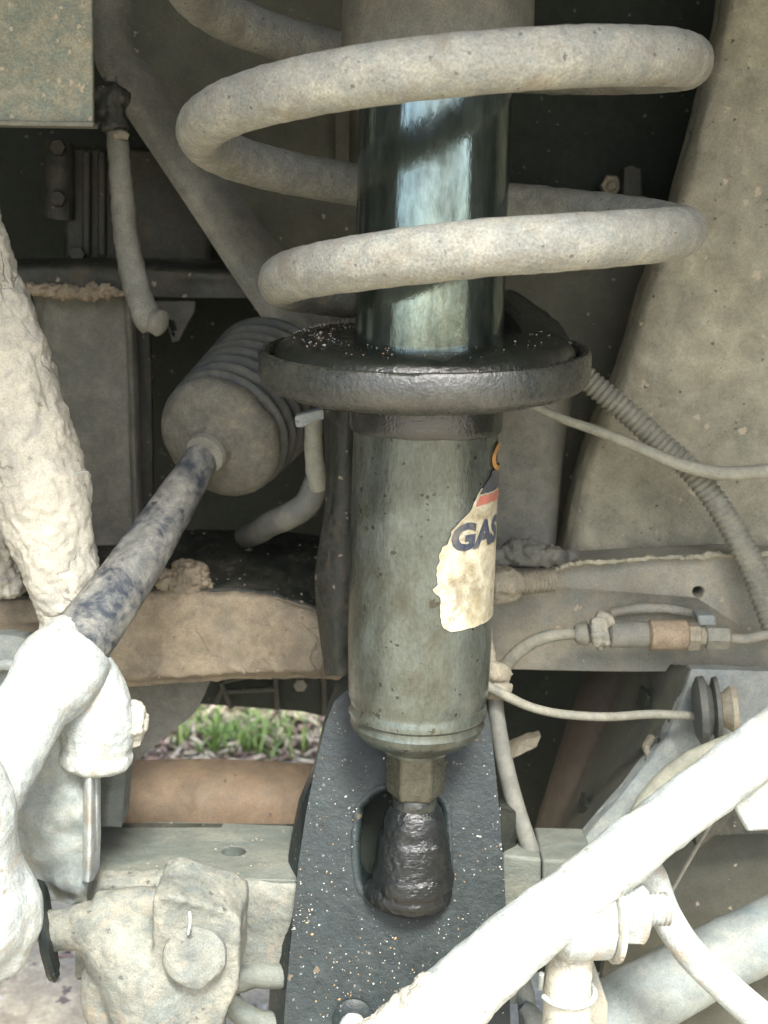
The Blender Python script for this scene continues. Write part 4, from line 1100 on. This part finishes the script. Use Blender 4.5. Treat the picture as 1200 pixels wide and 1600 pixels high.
lk = thing('drop_link', 'white drop link barrel with ring flange and nut under the thick bar', 'drop link', P(885, 1640, -240))
k = px(900, 1440, -255)
g = G(); c = P(862, 1432, -262); axl = Vector((1, .12, -.02))
g.lathe(c, axl, [(0, 50 * k), (14 * k, 66 * k), (84 * k, 66 * k), (88 * k, 60 * k)], 36)
g.obj('barrel', M['pale'], lk, rough=(2, 20))
g = G(); g.lathe(P(948, 1432, -252), axl, [(0, 20 * k), (0, 64 * k), (3 * k, 70 * k), (11 * k, 70 * k), (14 * k, 62 * k), (14 * k, 20 * k)], 40)
g.obj('ring_flange', M['clay'], lk)
g = G(); g.lathe(P(960, 1424, -250), axl, [(0, 44 * k), (6 * k, 50 * k), (40 * k, 52 * k), (48 * k, 42 * k), (52 * k, 30 * k)], 6, Vector((0, -.3, 1)))
g.obj('nut', M['pale'], lk, bevel=3, rough=None)
g = G(); g.lathe(P(1006, 1422, -246), axl, [(i * 1.5 * k, (24 + 2 * math.sin(i * 1.3)) * k) for i in range(26)], 24)
g.obj('thread', M['pale'], lk)
g = G(); g.tube([(893, 1470, -250, 36), (890, 1510, -250, 36), (886, 1560, -250, 37), (882, 1680, -250, 38)], 24, 6)
g.obj('stem', M['clay'], lk, rough=(2, 30))
g = G(); rp = []
for i in range(30):
    a = math.radians(-170 + 330 * i / 29) 
    rp.append(P(887 + 42 * math.cos(a), 1548 + 10 * 0, -250) + Vector((0, math.sin(a) * 42 * k * -1, -math.sin(a) * 0)))
rp = [P(846, 1522, -262)] + [p for p in rp if True]
g.sweep(rp, 4.5 * k, 8)
g.obj('wire_ring', M['pale'], lk)
g = G(); g.slab([(918, 1490, -200), (926, 1500, -200), (950, 1570, -200), (948, 1640, -200), (918, 1640, -200)], 30)
g.obj('rear_plate', M['rail'], lk, bevel=3)

# things right of the fork, under the bar
g = G(); g.slab([(786, 1336, 20), (846, 1342, 20), (846, 1450, 20), (786, 1470, 20)], 120)
g.slab([(848, 1344, 10), (930, 1346, 10), (930, 1440, 10), (848, 1450, 10)], 120)
tag(g.obj('arm_block', M['arm'], bevel=5), label='pale grey split block between the fork and the thick white bar', cat='block')
g = G(); g.tube([(1000, 1350, -90, 26), (1016, 1370, -100, 26), (1040, 1430, -115, 25), (1080, 1490, -130, 25), (1140, 1548, -150, 26), (1200, 1600, -170, 27), (1260, 1650, -190, 28)], 18, 8)
tag(g.obj('brake_hose', M['pale']), label='bright white hose curving down to the lower right corner in front of the grey pipe', cat='hose')
g = G(); g.tube([(880, 1660, 60, 62), (960, 1590, 70, 58), (1060, 1530, 85, 54), (1160, 1478, 100, 52), (1300, 1410, 120, 50)], 24, 8)
tag(g.obj('axle_pipe', M['blue'], rough=(2, 30)), label='thick blue grey pipe lying diagonally behind the white hose at the lower right', cat='pipe')
g = G()
g.patch([[(970, 1290, 330), (1100, 1280, 320), (1300, 1270, 310)], [(960, 1380, 300), (1100, 1370, 290), (1300, 1350, 280)], [(950, 1470, 280), (1100, 1460, 260), (1300, 1440, 250)], [(930, 1600, 260), (1100, 1590, 250), (1300, 1580, 240)], [(930, 1720, 260), (1100, 1700, 250), (1300, 1690, 240)]], 10, 8, 24, amp=14, scale=110)
tag(g.obj('under_shield', M['tower']), label='rippled dark green grey shield behind the white hose at the lower right', cat='shield')
g = G(); g.slab([(1085, 1300, 200), (1110, 1270, 200), (1300, 1240, 200), (1300, 1300, 200), (1120, 1305, 200), (1090, 1330, 200)], 40)
tag(g.obj('shadow_bracket', M['grime'], bevel=3), label='dark bracket in shade under the white bar near the right edge', cat='bracket')
g = G(); g.tube([(1118, 1275, -40, 3.2), (1085, 1330, -45, 3.2), (1048, 1395, -50, 3.2)], 8, 4)
tag(g.obj('wire', M['hose']), label='thin straight wire running down from the white bar to the white hose', cat='wire')
g = G(); g.tube([(796, 1560, -60, 14), (808, 1530, -60, 16), (822, 1560, -65, 15), (826, 1620, -70, 14)], 12, 6); g.tube([(815, 1570, -80, 10), (832, 1590, -85, 16), (836, 1640, -85, 16)], 10, 5)
tag(g.obj('clip_hose', M['blue']), label='short grey hose loop between the fork and the drop link stem', cat='hose')
